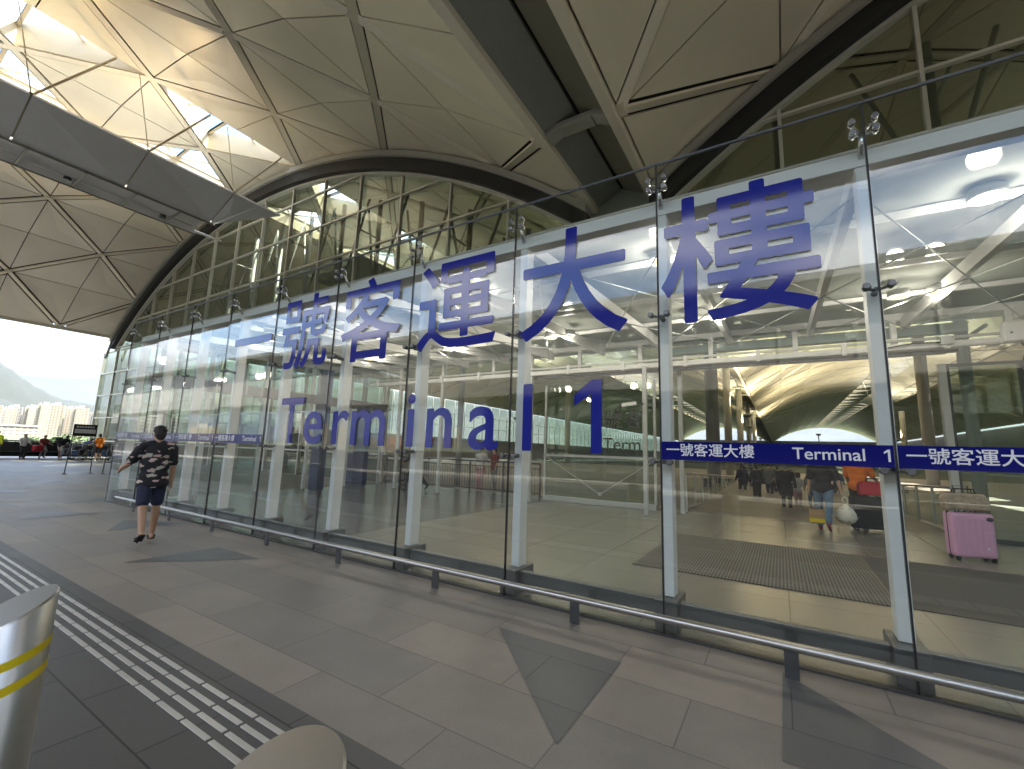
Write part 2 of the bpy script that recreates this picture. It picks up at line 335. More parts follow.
# ================================================================== THE TERMINAL ROOF
HS, NK = 3.61, 6
VX = (-27.0, 18.6)
RAD, ZTOP = 34.5, 17.8
def vz(dx): return ZTOP-RAD+math.sqrt(RAD*RAD-dx*dx)
Y0, DY = 13.35, 3.65
MMIN, MMAX = -70, 5           # rows: Y = Y0 - DY*m
def build_vault(cx, label):
    root = thing('vault_roof', label, 'roof', (cx, 13.35, 0), group='barrel vaults of the terminal roof')
    P = lambda k, m, dz=0: Vector((k*HS, -DY*m, vz(k*HS)+dz))
    pan, rib, deck, shaft, sg = BM(), BM(), BM(), BM(), BM()
    top = BM()
    def inset(A, B, C, ab, o):
        # triangle with AB moved in by ab and the other two edges by o
        n = (B-A).cross(C-A).normalized()
        def off(p, q, ref, d):
            dr = (q-p).normalized(); nn = n.cross(dr)
            if nn.dot(ref-p) < 0: nn = -nn
            return p+nn*d, dr
        def isect(a, da, c, dc):
            M_ = da.cross(dc); t = (c-a).cross(dc).dot(M_)/M_.dot(M_); return a+da*t
        l1 = off(A, B, C, ab); l2 = off(B, C, A, o); l3 = off(C, A, B, o)
        return isect(*l1, *l3), isect(*l1, *l2), isect(*l2, *l3)
    for k in range(-NK, NK):
        for m in range(MMIN, MMAX):
            c = [(k, m), (k+1, m), (k+1, m+1), (k, m+1)]
            nd = [p for p in c if (p[0]+p[1]) % 2]; ce = [p for p in c if not (p[0]+p[1]) % 2]
            A, B = P(*nd[0]), P(*nd[1])
            for q in ce:
                if abs(q[0]) == 1 and q[1] % 2 and k in (-1, 0):       # open skylight triangle
                    C = P(*q)
                    for e0, e1 in ((A, B),):
                        up = Vector((0, 0, 1.1))
                        inn = (C-(e0+e1)/2).normalized()*.2
                        prism(shaft, (e0+inn, e1+inn, e1+inn+up, e0+inn+up), inn*.12)
                    # long side (constant X) closed once, from the row whose m is even side
                    nA = A if abs(A.x-C.x) < .01 else B
                    s_ = Vector((0, 0, 0)); prism(shaft, (nA, C, C+Vector((0,0,1.1)), nA+Vector((0,0,1.1))), (math.copysign(.08, C.x), 0, 0))
                    u1 = Vector((0, 0, 1.0)); sg.faces.new([sg.verts.new(p+u1) for p in (A, B, C)])
                    mid = (A+B)/2
                    bar(rib, mid+Vector((0,0,.93)), C+Vector((0,0,.93)), .12, .12)
                    bar(rib, A+(C-A)*.02+Vector((0,0,.95)), C+Vector((0,0,.95)), .14, .14); bar(rib, B+(C-B)*.02+Vector((0,0,.95)), C+Vector((0,0,.95)), .14, .14)
                    continue
                C = P(*q)
                a, b_, c_ = inset(A, B, C, .212, .024)
                n = (b_-a).cross(c_-a).normalized()
                if n.z > 0: n = -n
                # slightly dished panel: centroid drawn up a little
                g = (a+b_+c_)/3-n*.03
                vs = [pan.verts.new(p) for p in (a, b_, c_)]; vg = pan.verts.new(g)
                vt = [pan.verts.new(p-n*.06) for p in (a, b_, c_)]
                for i in range(3):
                    j = (i+1) % 3
                    f = pan.faces.new((vs[i], vs[j], vg)); pan.faces.new((vs[j], vs[i], vt[i], vt[j]))
                deck.faces.new([deck.verts.new(p+Vector((0,0,.16))) for p in (A, B, C)])
                top.faces.new([top.verts.new(p+Vector((0,0,1.0))) for p in (A, B, C)])
            bar(rib, A+(B-A).normalized()*.12, B-(B-A).normalized()*.12, .27, .07)
    # node plates
    for k in range(-NK, NK+1):
        for m in range(MMIN, MMAX+1):
            if (k+m) % 2: 
                p = P(k, m); box(rib, p.x-.17, p.x+.17, p.y-.17, p.y+.17, p.z-.05, p.z+.05)
    ya, yb = -DY*MMAX, -DY*MMIN
    for s in (-1, 1):
        x = s*NK*HS
        bar(rib, (x+s*.16, ya, vz(x)-.05), (x+s*.16, yb, vz(x)-.05), .24, .3)
    mk('soffit_panels', pan, MT['panel'], root); mk('rib_lattice', rib, MT['rib'], root)
    mk('roof_underlay', deck, MT['dark'], root); mk('roof_membrane', top, MT['roofout'], root)
    mk('skylight_shaft', shaft, MT['cream'], root); mk('skylight_glass', sg, MT['skyglass'], root)
    # front edge of the canopy: flat fascia under the arch, and the straight eave beam
    b = BM(); y = -DY*MMAX-.02-0
    yy = -DY*MMAX+0  # local Y of the last row
    yl = -DY*MMAX
    pts = [(k*HS/2, -DY*MMAX-.12, vz(k*HS/2)+.95) for k in range(-2*NK, 2*NK+1)]
    prism(b, [(-NK*HS-1.13, -DY*MMAX-.12, 9.3), (-NK*HS-1.13, -DY*MMAX-.12, 11.2)]+pts+[(NK*HS+1.13, -DY*MMAX-.12, 11.2), (NK*HS+1.13, -DY*MMAX-.12, 9.3)], (0, -.1, 0))
    mk('edge_fascia', b, MT['gutter'], root)
    b = BM(); box(b, -NK*HS-1.13, NK*HS+1.13, -DY*MMAX-.75, -DY*MMAX-.23, 9.12, 10.2); mk('eave_beam', b, MT['gutter'], root)
    return root
build_vault(VX[0], 'pale triangular panelled vault with hourglass skylights over the pavement at left')
build_vault(VX[1], 'pale panelled vault right of the dark valley gutter')

# valley gutter between the vaults
gx0, gx1 = VX[0]+NK*HS+.28, VX[1]-NK*HS-.28
gm = (gx0+gx1)/2
g = thing('valley_gutter', 'grey trough beam with bracket between the two roof vaults', 'gutter', (gm, 13.35, 10.15))
ya, yb = -18.9, 250
hw = (gx1-gx0)/2
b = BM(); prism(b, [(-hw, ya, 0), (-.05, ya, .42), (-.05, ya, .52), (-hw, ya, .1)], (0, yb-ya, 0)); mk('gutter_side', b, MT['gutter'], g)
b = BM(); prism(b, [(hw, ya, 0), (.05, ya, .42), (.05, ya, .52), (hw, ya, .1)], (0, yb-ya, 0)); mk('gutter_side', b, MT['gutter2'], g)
b = BM(); box(b, -hw, hw, ya, yb, .62, .9); mk('gutter_top', b, MT['dark'], g)
b = BM(); box(b, -hw-.8, hw+.8, ya, yb, 1.25, 1.35); mk('gutter_sun_block', b, MT['roofout'], g)  # unseen sheet added to block sun leaking past the vault edge
for k in range(-5, 40, 2):
    y = DY*k+0
    if y < ya: continue
    b = BM(); bar(b, (-hw, y, -.06), (-.45, y, .14), .42, .16); bar(b, (-.45, y, .10), (.45, y, .10), .42, .18); bar(b, (.45, y, .14), (hw, y, -.06), .42, .16)
    mk('gutter_bracket', b, MT['lip'], g, bevel=.02)

# ------------------------------------------------------------------ suspended light reflectors under each crown
def reflector(cx, y0, y1, label, first=None):
    root = thing('light_reflector', label, 'light reflector', (cx, 0, 13.3), group='suspended light reflectors')
    for s in (-1, 1):
        b = BM(); n = int((y1-y0)/3.65)
        xo, zo, xi, zi = s*3.35, 1.02, s*1.1, 0.0
        y = y0
        while y < y1-1.2:
            ye = min(y+3.65, y1-1.2)
            last = ye >= y1-1.3
            poly = [Vector((xi, y+.03, zi)), Vector((xi, ye-.03-(1.1 if last else 0), zi)), Vector((xo, ye-.03, zo)), Vector((xo, y+.03, zo))]
            fold = .16 if int((y-y0)/3.65) % 2 else -.10
            qa, qb = (poly[0], poly[2]) if int((y-y0)/3.65) % 2 else (poly[1], poly[3])
            dd = Vector((-s*.3, 0, 1)).normalized()
            mid_ = (qa+qb)/2+dd*fold*.5
            if not last: poly[1] = poly[1]+dd*.0; poly[0] = poly[0]
            up_ = Vector((-s*.05, 0, .11))
            ctr = sum(poly, Vector())/4+dd*fold
            for i in range(4):
                j = (i+1) % 4; prism(b, [poly[i], poly[j], ctr], up_)
            if last: prism(b, [Vector((xi, ye-1.08, zi)), Vector((xo, ye+1.2, zo)), Vector((xo, ye, zo))], (-s*.05, 0, .11))
            y = ye
        mk('wing', b, MT['reflector'], root)
    b = BM()
    for s in (-1, 1):
        prism(b, [(s*1.1, y0, -.05), (s*1.02, y0, -.05), (s*.9, y0, .35), (s*1.0, y0, .38)], (0, y1-2.4-y0, 0))
    box(b, -.95, .95, y0, y1-2.4, .33, .37)
    mk('trough', b, MT['white'], root)
    for x in (-.6, .6): b = BM(); tube(b, [(x, y0+.2, .12), (x, y1-2.7, .12)], .05, 8); mk('light_tube', b, MT['white'], root)
    for sx in (-1.1, 1.1):
        b = BM(); tube(b, [(sx, y0, -.07), (sx, y1-2.3, -.07)], .045, 8); mk('edge_tube', b, MT['lip'], root)
    far = y0 > 10; y = y0+.5
    while y < y1-2.5:
        b = BM(); box(b, -1.1, 1.1, y-.04, y+.04, -.06, .02); mk('crossbar', b, MT['lip'], root); y += 1.825*(3 if far else 1)
    y = y0+3.65
    while y < y1-1:
        for s in (-1, 1):
            b = BM(); bar(b, (s*1.15, y, .1), (s*3.35, y, 1.13), .12, .05); mk('bracket', b, MT['cream'], root)
            b = BM(); tube(b, [(s*3.2, y, 1.05), (s*3.61, y+2.0, vz(3.61)-13.35)], .05, 8); mk('hanger', b, MT['cream'], root)
            if not far: b = BM(); tube(b, [(s*3.3, y, 1.05), (s*3.5, y-.8, vz(3.61)-13.35)], .02, 6); mk('hanger', b, MT['cream'], root)
        y += 3.65*(3 if far else 1)
    y = y0+1.0
    while y < y1-3 and not far:
        for s in (-1, 1):
            b = BM(); tube(b, [(s*1.6, y, .42), (s*1.72, y, .62)], [.10, .14], 12); u_ = mk('uplighter', b, MT['dsteel'], root)
            b = BM(); tube(b, [(s*1.721, y, .622), (s*1.725, y, .628)], .12, 12); mk('uplighter_lens', b, MT['lampglow'], u_)
            ld = bpy.data.lights.new('uplighter_lamp', 'SPOT'); ld.energy = 38; ld.color = (1, .72, .38); ld.spot_size = R(140); ld.spot_blend = .7; ld.shadow_soft_size = .12
            lo = bpy.data.objects.new('lamp', ld); COL.objects.link(lo); lo.parent = root; lo.location = (s*1.76, y, .68)
            lo.rotation_euler = Vector((s*.84, 0, .54)).to_track_quat('-Z', 'Y').to_euler()
        y += 3.65
    y = y0+2
    while y < y1-3 and not far:
        b = BM(); tube(b, [(-.3, y, -.02), (-.3, y, -.2)], [.13, .15], 12); mk('spotlight', b, MT['dsteel'], root); y += 3.65
    return root
reflector(VX[0], -4.5, 12.6, 'grey wing shaped light reflector hung under the skylights over the pavement')
reflector(VX[1], -4.5, 12.6, 'grey wing shaped light reflector hung under the right vault over the pavement')
reflector(VX[0], 18, 120, 'long grey light reflector hung inside the left hall behind the arched glazing')
reflector(VX[1], 18, 120, 'long grey light reflector hung inside the right hall beyond the entrance')

# ------------------------------------------------------------------ arched gable glazing
def gable(cx, x0, x1, zb, label):
    root = thing('arched_gable_window', label, 'window wall', (cx, 13.35, 0), group='arched gable windows under the vaults')
    n = 48; half = NK*HS+.1
    xs = [x0+(x1-x0)*i/n for i in range(n+1)]
    arc = lambda dz, y, X: [(x, y, vz(min(abs(x), half))+dz) for x in X]
    full = [-half+2*half*i/n for i in range(n+1)]
    b = BM(); prism_strip(b, full, -.14, -.42, -.5, .06); mk('arch_lip', b, MT['lip'], root)
    b = BM(); prism_strip(b, full, -.42, -1.02, -.34, .3); mk('arch_gasket', b, MT['gasket'], root)
    b = BM(); prism_strip(b, full, -1.02, -1.14, -.05, .2); mk('arch_frame', b, MT['mullion'], root)
    b = BM()
    top = [(x, .18, vz(min(abs(x), half))-1.08) for x in full if x0 <= x <= x1]
    prism(b, [(x0, .18, zb)]+top+[(x1, .18, zb)], (0, .024, 0)); mk('glazing', b, MT['green'], root)
    b = BM()
    i0 = math.ceil((x0+cx-.45)/3.05)
    while True:
        x = .45+3.05*i0-cx
        if x > x1: break
        if x > x0:
            zt = vz(min(abs(x), half))-1.1
            if zt > zb: box(b, x-.045, x+.045, .0, .17, zb, zt)
        i0 += 1
    z = 5.0
    while z < 17:
        if z > zb:
            # half width at that height
            a = RAD*RAD-(z+1.1-ZTOP+RAD)**2
            hwid = min(math.sqrt(max(a, 0)), half)
            if hwid > 1: box(b, max(-hwid, x0), min(hwid, x1), .02, .15, z-.04, z+.04)
        z += 2.1
    mk('mullions', b, MT['mullion'], root)
    return root
def prism_strip(b, X, dz0, dz1, y0, y1):
    ring = []
    for x in X:
        z = vz(abs(x)) if abs(x) < RAD else 0
        ring.append([b.verts.new(p) for p in ((x,y0,z+dz0),(x,y1,z+dz0),(x,y1,z+dz1),(x,y0,z+dz1))])
    for a, c in zip(ring, ring[1:]):
        for i in range(4): b.faces.new((a[i], a[(i+1) % 4], c[(i+1) % 4], c[i]))
    b.faces.new(ring[0]); b.faces.new(ring[-1][::-1])
H = NK*HS+.1
gable(VX[0], -H, H, 9.05, 'arched green tinted glass gable under the left vault')
gable(VX[1], -H, H, 9.05, 'arched green tinted glass gable rising at upper right')
# curtain wall below
def curtain(label, spans, y=13.5):
    root = thing('curtain_wall', label, 'window wall', (0, y, 0))
    for (x0, x1, z0, z1) in spans:
        b = BM(); box(b, x0, x1, .05, .074, z0, z1); mk('glazing', b, MT['green'], root)
        b = BM(); i0 = math.ceil((x0-.45)/3.05)
        x = .45+3.05*i0
        while x < x1:
            box(b, x-.05, x+.05, -.12, .045, z0, z1); x += 3.05
        box(b, x0-.05, x0+.05, -.12, .045, z0, z1)
        z = 1.2 if z0 < 1 else 5.0
        while z <= z1:
            if z > z0: box(b, x0, x1, -.09, .04, z-.045, z+.045)
            z += 1.95
        mk('mullions', b, MT['mullion'], root)
    return root
curtain('pale green glass terminal front left of the entrance vestibule', [(-51.5, -14.6, 0, 9.0)])
curtain('glass terminal front above and right of the entrance doors', [(-14.6, 5.6, 5.0, 9.0), (5.7, 40.5, 0, 9.0)])
t = thing('v_brace', 'V shaped steel brace at the foot of the left roof arch', 'brace', (-48.9, 13.0, 9.2))
b = BM(); bar(b, (-1.9, 0, .8), (-.55, 0, -.9), .16, .16); bar(b, (.5, 0, .8), (-.55, 0, -.9), .16, .16); mk('strut', b, MT['lip'], t)

MT['hallwall'] = pmat('hall_wall_panel', (.36, .35, .32), .5, 0, .06, .3)
def hallwall(name, label, x0, x1, y0, y1, z1):
    t = thing(name, label, 'wall', ((x0+x1)/2, (y0+y1)/2, -1.1)); b = BM()
    box(b, (x0-x1)/2, (x1-x0)/2, (y0-y1)/2, (y1-y0)/2, 0, z1+1.1); mk('panel', b, MT['hallwall'], t)
    b = BM(); box(b, (x0-x1)/2-.05, (x1-x0)/2+.05, (y0-y1)/2-.05, (y1-y0)/2+.05, z1+1.1, z1+1.3); mk('coping', b, MT['mullion'], t)
hallwall('hall_side_wall', 'long grey side wall of the hall at its left end', -50.2, -49.8, 14.2, 262, 3.2)
t = thing('hall_side_glazing', 'mullioned glass above the left side wall of the hall', 'window wall', (-50.0, 14.2, 3.4))
b = BM(); box(b, -.012, .012, 0, 247.8, 0, 6.6); mk('glazing', b, MT['green'], t)
b = BM()
for i in range(84): box(b, .02, .16, i*2.95, i*2.95+.09, 0, 6.6)
for z in (2.1, 4.2): box(b, .025, .13, 0, 247.8, z, z+.07)
mk('mullions', b, MT['mullion'], t)
hallwall('hall_side_wall', 'long grey side wall of the hall at its right end', 41.0, 41.4, 14.2, 262, 9.5)
hallwall('hall_end_wall', 'far end wall of the hall under the bright arch', -49.7, 40.9, 262.2, 262.6, 10.6)
# wind columns behind the arched glazing
def wind_column(x, h):
    t = thing('wind_column', 'white steel wind column standing behind the arched glazing', 'column', (x, 15.2, 0), group='wind columns behind the arched glazing')
    b = BM(); tube(b, [(0, 0, 0), (0, 0, h)], .13, 10); mk('shaft', b, MT['steelw'], t)
    b = BM(); tube(b, [(0, 0, h*.62), (1.6, .5, h+.2)], .07, 8); tube(b, [(0, 0, h*.62), (-1.6, .5, h+.2)], .07, 8)
    for z in (h*.35, h*.62, h*.85): tube(b, [(0, 0, z), (0, -1.55, z)], .045, 6)
    mk('arms', b, MT['steelw'], t)
for x in (-44, -40.8, -37.6, -34.4, -31.2, -28, -24.8, -21.6, -18.4, -15.2, -12, -8.8):
    wind_column(x, vz(x-VX[0])-1.6)
for x in (4.1, 7.8, 12): wind_column(x, vz(x-VX[1])-1.2)
t = thing('wind_column', 'slender steel pipe standing on the beam above the doorway', 'column', (.42, 14.4, 5.0))
b = BM(); tube(b, [(0, 0, 0), (0, 0, 8.6)], .13, 10); mk('shaft', b, MT['steelw'], t)
b = BM(); bar(b, (-3.4, .1, -.12), (3.6, .1, -.12), .25, .24); mk('base_beam', b, MT['steelw'], t)
t = thing('wall_infill', 'grey wall panel closing the gap under the gutter between the arched gables', 'wall panel', (gm, 13.4, 5.0))
b = BM(); box(b, -hw-.45, hw+.45, .25, .35, 4.0, 5.6); mk('panel', b, MT['gutter'], t)

# ------------------------------------------------------------------ interior columns of the hall
cols = [(-3.2, 26.9, .36), (-4.0, 44.5, .32), (-4.2, 62, .36), (-4.2, 80, .36), (-4.2, 98, .36), (8.6, 40, .34), (13.5, 62, .36), (-27, 60, .4), (-49.5, 30, .4), (18, 98, .4), (30, 70, .4)]
for i, (x, y, r) in enumerate(cols):
    t = thing('hall_column', 'round grey concrete column inside the departures hall', 'column', (x, y, 0), group='round columns inside the hall')
    if i == 0: t['label'] = 'nearest round grey column just inside the entrance, left of the walkway'; del t['group']
    if i == 1: t['label'] = 'second round grey column behind the nearest one inside the hall'; del t['group']
    b = BM(); tube(b, [(0, 0, -1.1), (0, 0, 10.3)], r, 24); mk('shaft', b, MT['colgrey'], t)
    b = BM(); tube(b, [(0, 0, fz(y)-.02), (0, 0, fz(y)+.25)], r+.05, 24); mk('base', b, MT['steel'], t)
# uplights on two of the columns light the golden hall ceiling
def uplight(x, y, z, e, label):
    t = thing('uplight', label, 'lamp', (x, y, z), group='warm uplights inside the hall')
    b = BM(); tube(b, [(0, 0, -z-1.1), (0, 0, 0)], .07, 10); mk('pole', b, MT['dsteel'], t)
    b = BM(); tube(b, [(0, 0, 0), (0, 0, .3)], [.25, .34], 14); mk('housing', b, MT['dsteel'], t)
    b = BM(); tube(b, [(0, 0, .301), (0, 0, .31)], .3, 14); mk('lens', b, MT['lampglow'], t)
    ld = bpy.data.lights.new('uplight_lamp', 'SPOT'); ld.energy = e; ld.color = (1, .82, .54); ld.spot_size = R(150); ld.spot_blend = .8; ld.shadow_soft_size = .3
    lo = bpy.data.objects.new('lamp', ld); COL.objects.link(lo); lo.parent = t; lo.location = (0, 0, .45); lo.rotation_euler = (R(180), 0, 0)
for x, y in ((-2.4, 45), (-3.2, 62), (9.5, 62), (-3.2, 98), (17, 98), (5, 80), (-27, 45)):
    uplight(x, y, 5.2, 1100, 'warm uplight fitting inside the departures hall')

# ================================================================== ENTRANCE VESTIBULE
GY = 4.18; JW = 1.653
JX = [0.712-JW*k for k in range(9, -4, -1)]        # glass joints from the left end to the right
XL, XR = JX[0], JX[-1]
V = thing('entrance_vestibule', 'glass entrance vestibule with big blue Terminal 1 lettering and white frame', 'glass vestibule', (XL, GY, 0))
def vk(name, bm, mat, par=None, bevel=0):           # part given in world coordinates
    bmesh.ops.translate(bm, verts=bm.verts, vec=(-XL, -GY, 0))
    return mk(name, bm, mat, par or V, bevel=bevel)
rg = random.Random(21)
for a, c in zip(JX, JX[1:]):
    b = BM(); hw_ = (c-a)/2-.007; box(b, -hw_, hw_, -.006, .006, -2.225, 2.225)
    o = mk('glass_pane', b, MT['glass'], V); o.location = ((a+c)/2-XL, 0, 2.24)
    o.rotation_euler = (R(rg.uniform(-.33, .33)), 0, R(rg.uniform(-.25, .25)))
for j in JX:
    b = BM(); box(b, j-.0065, j+.0065, GY-.010, GY+.016, .004, 4.47); vk('joint_seal', b, MT['joint'])
b = BM(); box(b, XL, XR, GY-.009, GY+.013, 4.468, 4.488); vk('top_edge_trim', b, MT['dsteel'])
b = BM(); box(b, XL, XR, GY-.02, GY+.02, 0.003, .018); vk('floor_channel', b, MT['dsteel'])
for j in JX:
    b = BM(); box(b, j-.05, j+.05, GY+.21, GY+.37, .27, 4.03); col = vk('column', b, MT['white'], bevel=.006)
    b = BM(); box(b, j-.10, j+.10, GY+.07, GY+.47, .004, .268); vk('column_boot', b, MT['boot'], bevel=.008)
    for z, nd in ((4.27, 4), (2.90, 2), (1.49, 2)):
        b = BM()
        dz = .05 if nd == 4 else 0.0
        for sx in (-1, 1):
            for sz in ((-1, 1) if nd == 4 else (0,)):
                x = j+sx*.075; zz = z+sz*dz
                tube(b, [(x, GY-.028, zz), (x, GY-.009, zz)], [.022, .030], 14); tube(b, [(x, GY+.009, zz), (x, GY+.05, zz)], .026, 12)
                tube(b, [(x, GY+.045, zz), (j, GY+.13, z)], .013, 8)
        tube(b, [(j, GY+.11, z), (j, GY+.21, min(z, 4.1))], .024, 10)
        vk('spider_fitting', b, MT['chrome'] if nd == 4 else MT['boot'])
b = BM(); box(b, XL-.05, XR+.05, GY+.20, GY+.43, 4.03, 4.17); vk('top_beam', b, MT['white'], bevel=.006)
for a, c in zip(JX, JX[1:]):
    b = BM(); box(b, a+.103, c-.103, GY+.16, GY+.24, .125, .245)
    vk('base_rail', b, MT['boot'], bevel=.006)
# lettering
RZ = GY-.0215
for ch, cxp in zip('一號客運大樓', (-8.24, -6.66, -5.06, -3.46, -1.86, -.265)):
    text('lettering', ch, 1.335, MT['blue'], (cxp-.5*1.335-XL, RZ-GY, 2.885), V, bold=.014)
numeral_one(.745, MT['blue'], (-1.80-XL, -.0230, 1.545), V)
for ch, x in zip('Terminal', (-7.08, -6.43, -5.76, -5.33, -4.22, -3.88, -3.17, -2.47)):
    text('lettering', ch, 1.045, MT['blue'], (x-XL, RZ-GY, 1.56), V, bold=.011)
def band(a, c):
    b = BM(); box(b, a+.012, c-.012, GY-.021, GY-.0185, 1.512, 1.675); s_ = vk('sign_band', b, MT['bluedeep'])
    text('lettering', '一號客運大樓', .118, MT['whitevinyl'], (a+.05-XL, -.0228, 1.560), s_, bold=.0012, ext=.0006)
    text('lettering', 'Terminal', .128, MT['whitevinyl'], (a+1.02-XL, -.0228, 1.557), s_, bold=.0012, ext=.0006)
    numeral_one(.089, MT['whitevinyl'], (a+1.585-XL, -.0235, 1.555), s_, .0012)
for i, (a, c) in enumerate(zip(JX, JX[1:])):
    if i < 4 or i >= 8: band(a, c)
# roof
def rz(y): return 4.20+(y-4.5)*.052
for j in JX:
    b = BM(); bar(b, (j, GY+.43, rz(GY+.43)-.10), (j, 11.95, rz(11.95)-.10), .09, .16, w1=.09, h1=.24); vk('rafter', b, MT['white'])
b = BM()
for y in (6.2, 8.1, 10.0, 11.9): bar(b, (XL, y, rz(y)+.06), (XR, y, rz(y)+.06), .06, .08)
vk('purlins', b, MT['white'])
b = BM()
for i in range(0, len(JX)-1):
    a, c = JX[i], JX[i+1]
    for y0, y1 in ((4.7, 8.2), (8.2, 11.7)):
        ya_, yb_ = (y0, y1) if i % 2 else (y1, y0)
        tube(b, [(a, ya_, rz(ya_)-.26), (c, yb_, rz(yb_)-.26)], .011, 6)
        tube(b, [(a, yb_, rz(yb_)-.26), (c, ya_, rz(ya_)-.26)], .011, 6)
vk('tie_rods', b, MT['steelw'])
b = BM(); prism(b, [(XL, GY+.44, rz(GY+.44)+.12), (XL, 13.3, rz(13.3)+.12), (XL, 13.3, rz(13.3)+.14), (XL, GY+.44, rz(GY+.44)+.14)], (XR-XL, 0, 0)); vk('roof_glass', b, MT['roofglass'])
# inner beams and clerestory
b = BM(); box(b, XL, XR, 11.85, 12.05, 4.56, 4.70); vk('inner_beam', b, MT['white'], bevel=.006)
b = BM(); box(b, XL, XR, 11.88, 12.06, 3.92, 4.03); tube(b, [(XL, 11.83, 4.09), (XR, 11.83, 4.09)], .03, 8)
tube(b, [(XL, 11.80, 3.90), (XR, 11.80, 3.90)], .02, 8)
for i in range(12): box(b, XL+.5+i*1.66, XL+.58+i*1.66, 11.79, 11.87, 3.86, 4.14)
vk('inner_beam', b, MT['white'])
b = BM(); box(b, -6.7, 3.2, 12.10, 12.18, 3.83, 3.90); vk('door_header', b, MT['dsteel'])
b = BM(); box(b, -6.7, 3.2, 12.06, 12.95, 3.95, 3.99); vk('header_cover', b, MT['steelw'])
for x in (-12.4, -10.3, -8.1, -6.65, -5.0, -3.2, -1.4, .42, 2.19, 3.9):
    b = BM(); box(b, x-.05, x+.05, 11.9, 12.0, 4.03, 4.56); vk('clerestory_post', b, MT['white'])
b = BM(); box(b, XL, XR, 11.94, 11.955, 4.03, 4.56); vk('clerestory_glass', b, MT['scrglass'])
for x, y in ((-6.65, 11.95), (-3.04, 11.75), (-2.33, 12.8), (-10.3, 11.95), (-12.4, 11.95)):
    b = BM(); box(b, x-.055, x+.055, y-.055, y+.055, .006, 3.92); vk('post', b, MT['steelw'], bevel=.006)
# left side wall
b = BM(); box(b, XL-.05, XL+.05, GY+.45, 12.9, 2.95, 3.28); vk('side_transom', b, MT['dsteel'])
b = BM(); box(b, XL-.04, XL+.04, 4.65, 13.2, 4.30, 4.42); vk('side_beam', b, MT['steelw'])
for y in (6.1, 7.75, 9.4, 11.05, 12.7):
    b = BM(); box(b, XL-.05, XL+.05, y-.05, y+.05, .006, 4.3); vk('side_post', b, MT['steelw'])
b = BM(); box(b, XL-.006, XL+.006, GY+.06, 12.9, 3.281, 4.3); vk('side_glass', b, MT['scrglass'])
b = BM(); box(b, XL-.006, XL+.006, GY+.06, 7.7, .02, 2.949); vk('side_glass', b, MT['scrglass'])
b = BM(); box(b, XR-.006, XR+.006, GY+.06, 13.2, .02, 4.4); vk('side_glass', b, MT['scrglass'])
for y in (6.1, 8.1, 10.1, 12.1):
    b = BM(); box(b, XR-.05, XR+.05, y-.05, y+.05, .006, 4.3); vk('side_post', b, MT['steelw'])

# inner glass screen left of the doorway
S = thing('glass_screen', 'inner glass screen with dark lettering left of the doorway', 'glass screen', (-4.85, 12.9, 0))
def sk(name, bm, mat, bevel=0):
    bmesh.ops.translate(bm, verts=bm.verts, vec=(4.85, -12.9, 0)); return mk(name, bm, mat, S, bevel=bevel)
b = BM(); box(b, -6.55, -3.10, 12.893, 12.907, 1.47, 3.72); sk('glass_pane', b, MT['scrglass'])
b = BM(); box(b, -6.55, -3.10, 12.893, 12.907, .16, 1.40); sk('glass_pane', b, MT['scrglass'])
b = BM(); box(b, -6.6, -3.05, 12.86, 12.94, 1.40, 1.47); sk('middle_rail', b, MT['steelw'])
b = BM(); box(b, -6.6, -3.05, 12.82, 12.98, .006, .16); sk('sill', b, MT['steelw'], .01)
b = BM(); box(b, -6.62, -6.55, 12.86, 12.94, .16, 3.72); sk('stile', b, MT['steelw'])
b = BM(); box(b, -3.10, -3.03, 12.86, 12.94, .16, 3.72); sk('stile', b, MT['steelw'])
b = BM(); box(b, -4.76, -4.66, 12.84, 12.885, .28, .38)
tube(b, [(-6.5, 12.86, 1.38), (-4.71, 12.86, .32), (-3.1, 12.86, 1.38)], .016, 6); sk('tension_rod', b, MT['steelw'])
for ch, x in (('號', -4.62), ('客', -3.98)): text('lettering', ch, .62, MT['blackvinyl'], (x+4.85, -.012, 2.36), S, bold=.004)
text('lettering', 'Term', .52, MT['blackvinyl'], (-4.62+4.85, -.012, 1.66), S, bold=.002)
# right door leaves
D = thing('door_screen', 'tall dark framed glass door leaves at the right of the doorway', 'glass door', (3.1, 12.9, 0))
def dk(name, bm, mat, bevel=0):
    bmesh.ops.translate(bm, verts=bm.verts, vec=(-3.1, -12.9, 0)); return mk(name, bm, mat, D, bevel=bevel)
b = BM(); box(b, 3.04, 3.16, 12.8, 12.98, .006, 3.72); dk('jamb', b, MT['steelw'])
for x0, x1 in ((3.17, 4.3), (4.32, 5.5)):
    b = BM(); box(b, x0+.05, x1-.05, 12.89, 12.904, .1, 3.66); dk('glass_pane', b, MT['scrglass'])
    b = BM(); box(b, x0, x0+.05, 12.86, 12.93, .01, 3.72); box(b, x1-.05, x1, 12.86, 12.93, .01, 3.72); box(b, x0+.05, x1-.05, 12.86, 12.93, .01, .1); box(b, x0+.05, x1-.05, 12.86, 12.93, 3.66, 3.72); dk('frame', b, MT['dsteel'])

# low bumper rail
T = thing('bumper_rail', 'low steel tube rail on plate posts along the foot of the glass', 'rail', (-12.8, 3.95, 0))
b = BM(); tube(b, [(0, 0, .215), (18.6, 0, .215)], .03, 14)
mk('rail', b, MT['steel'], T)
for i in range(11):
    x = 1.06+1.676*i
    b = BM(); box(b, x-.045, x+.045, -.006, .006, .004, .188); mk('post', b, MT['dsteel'], T)

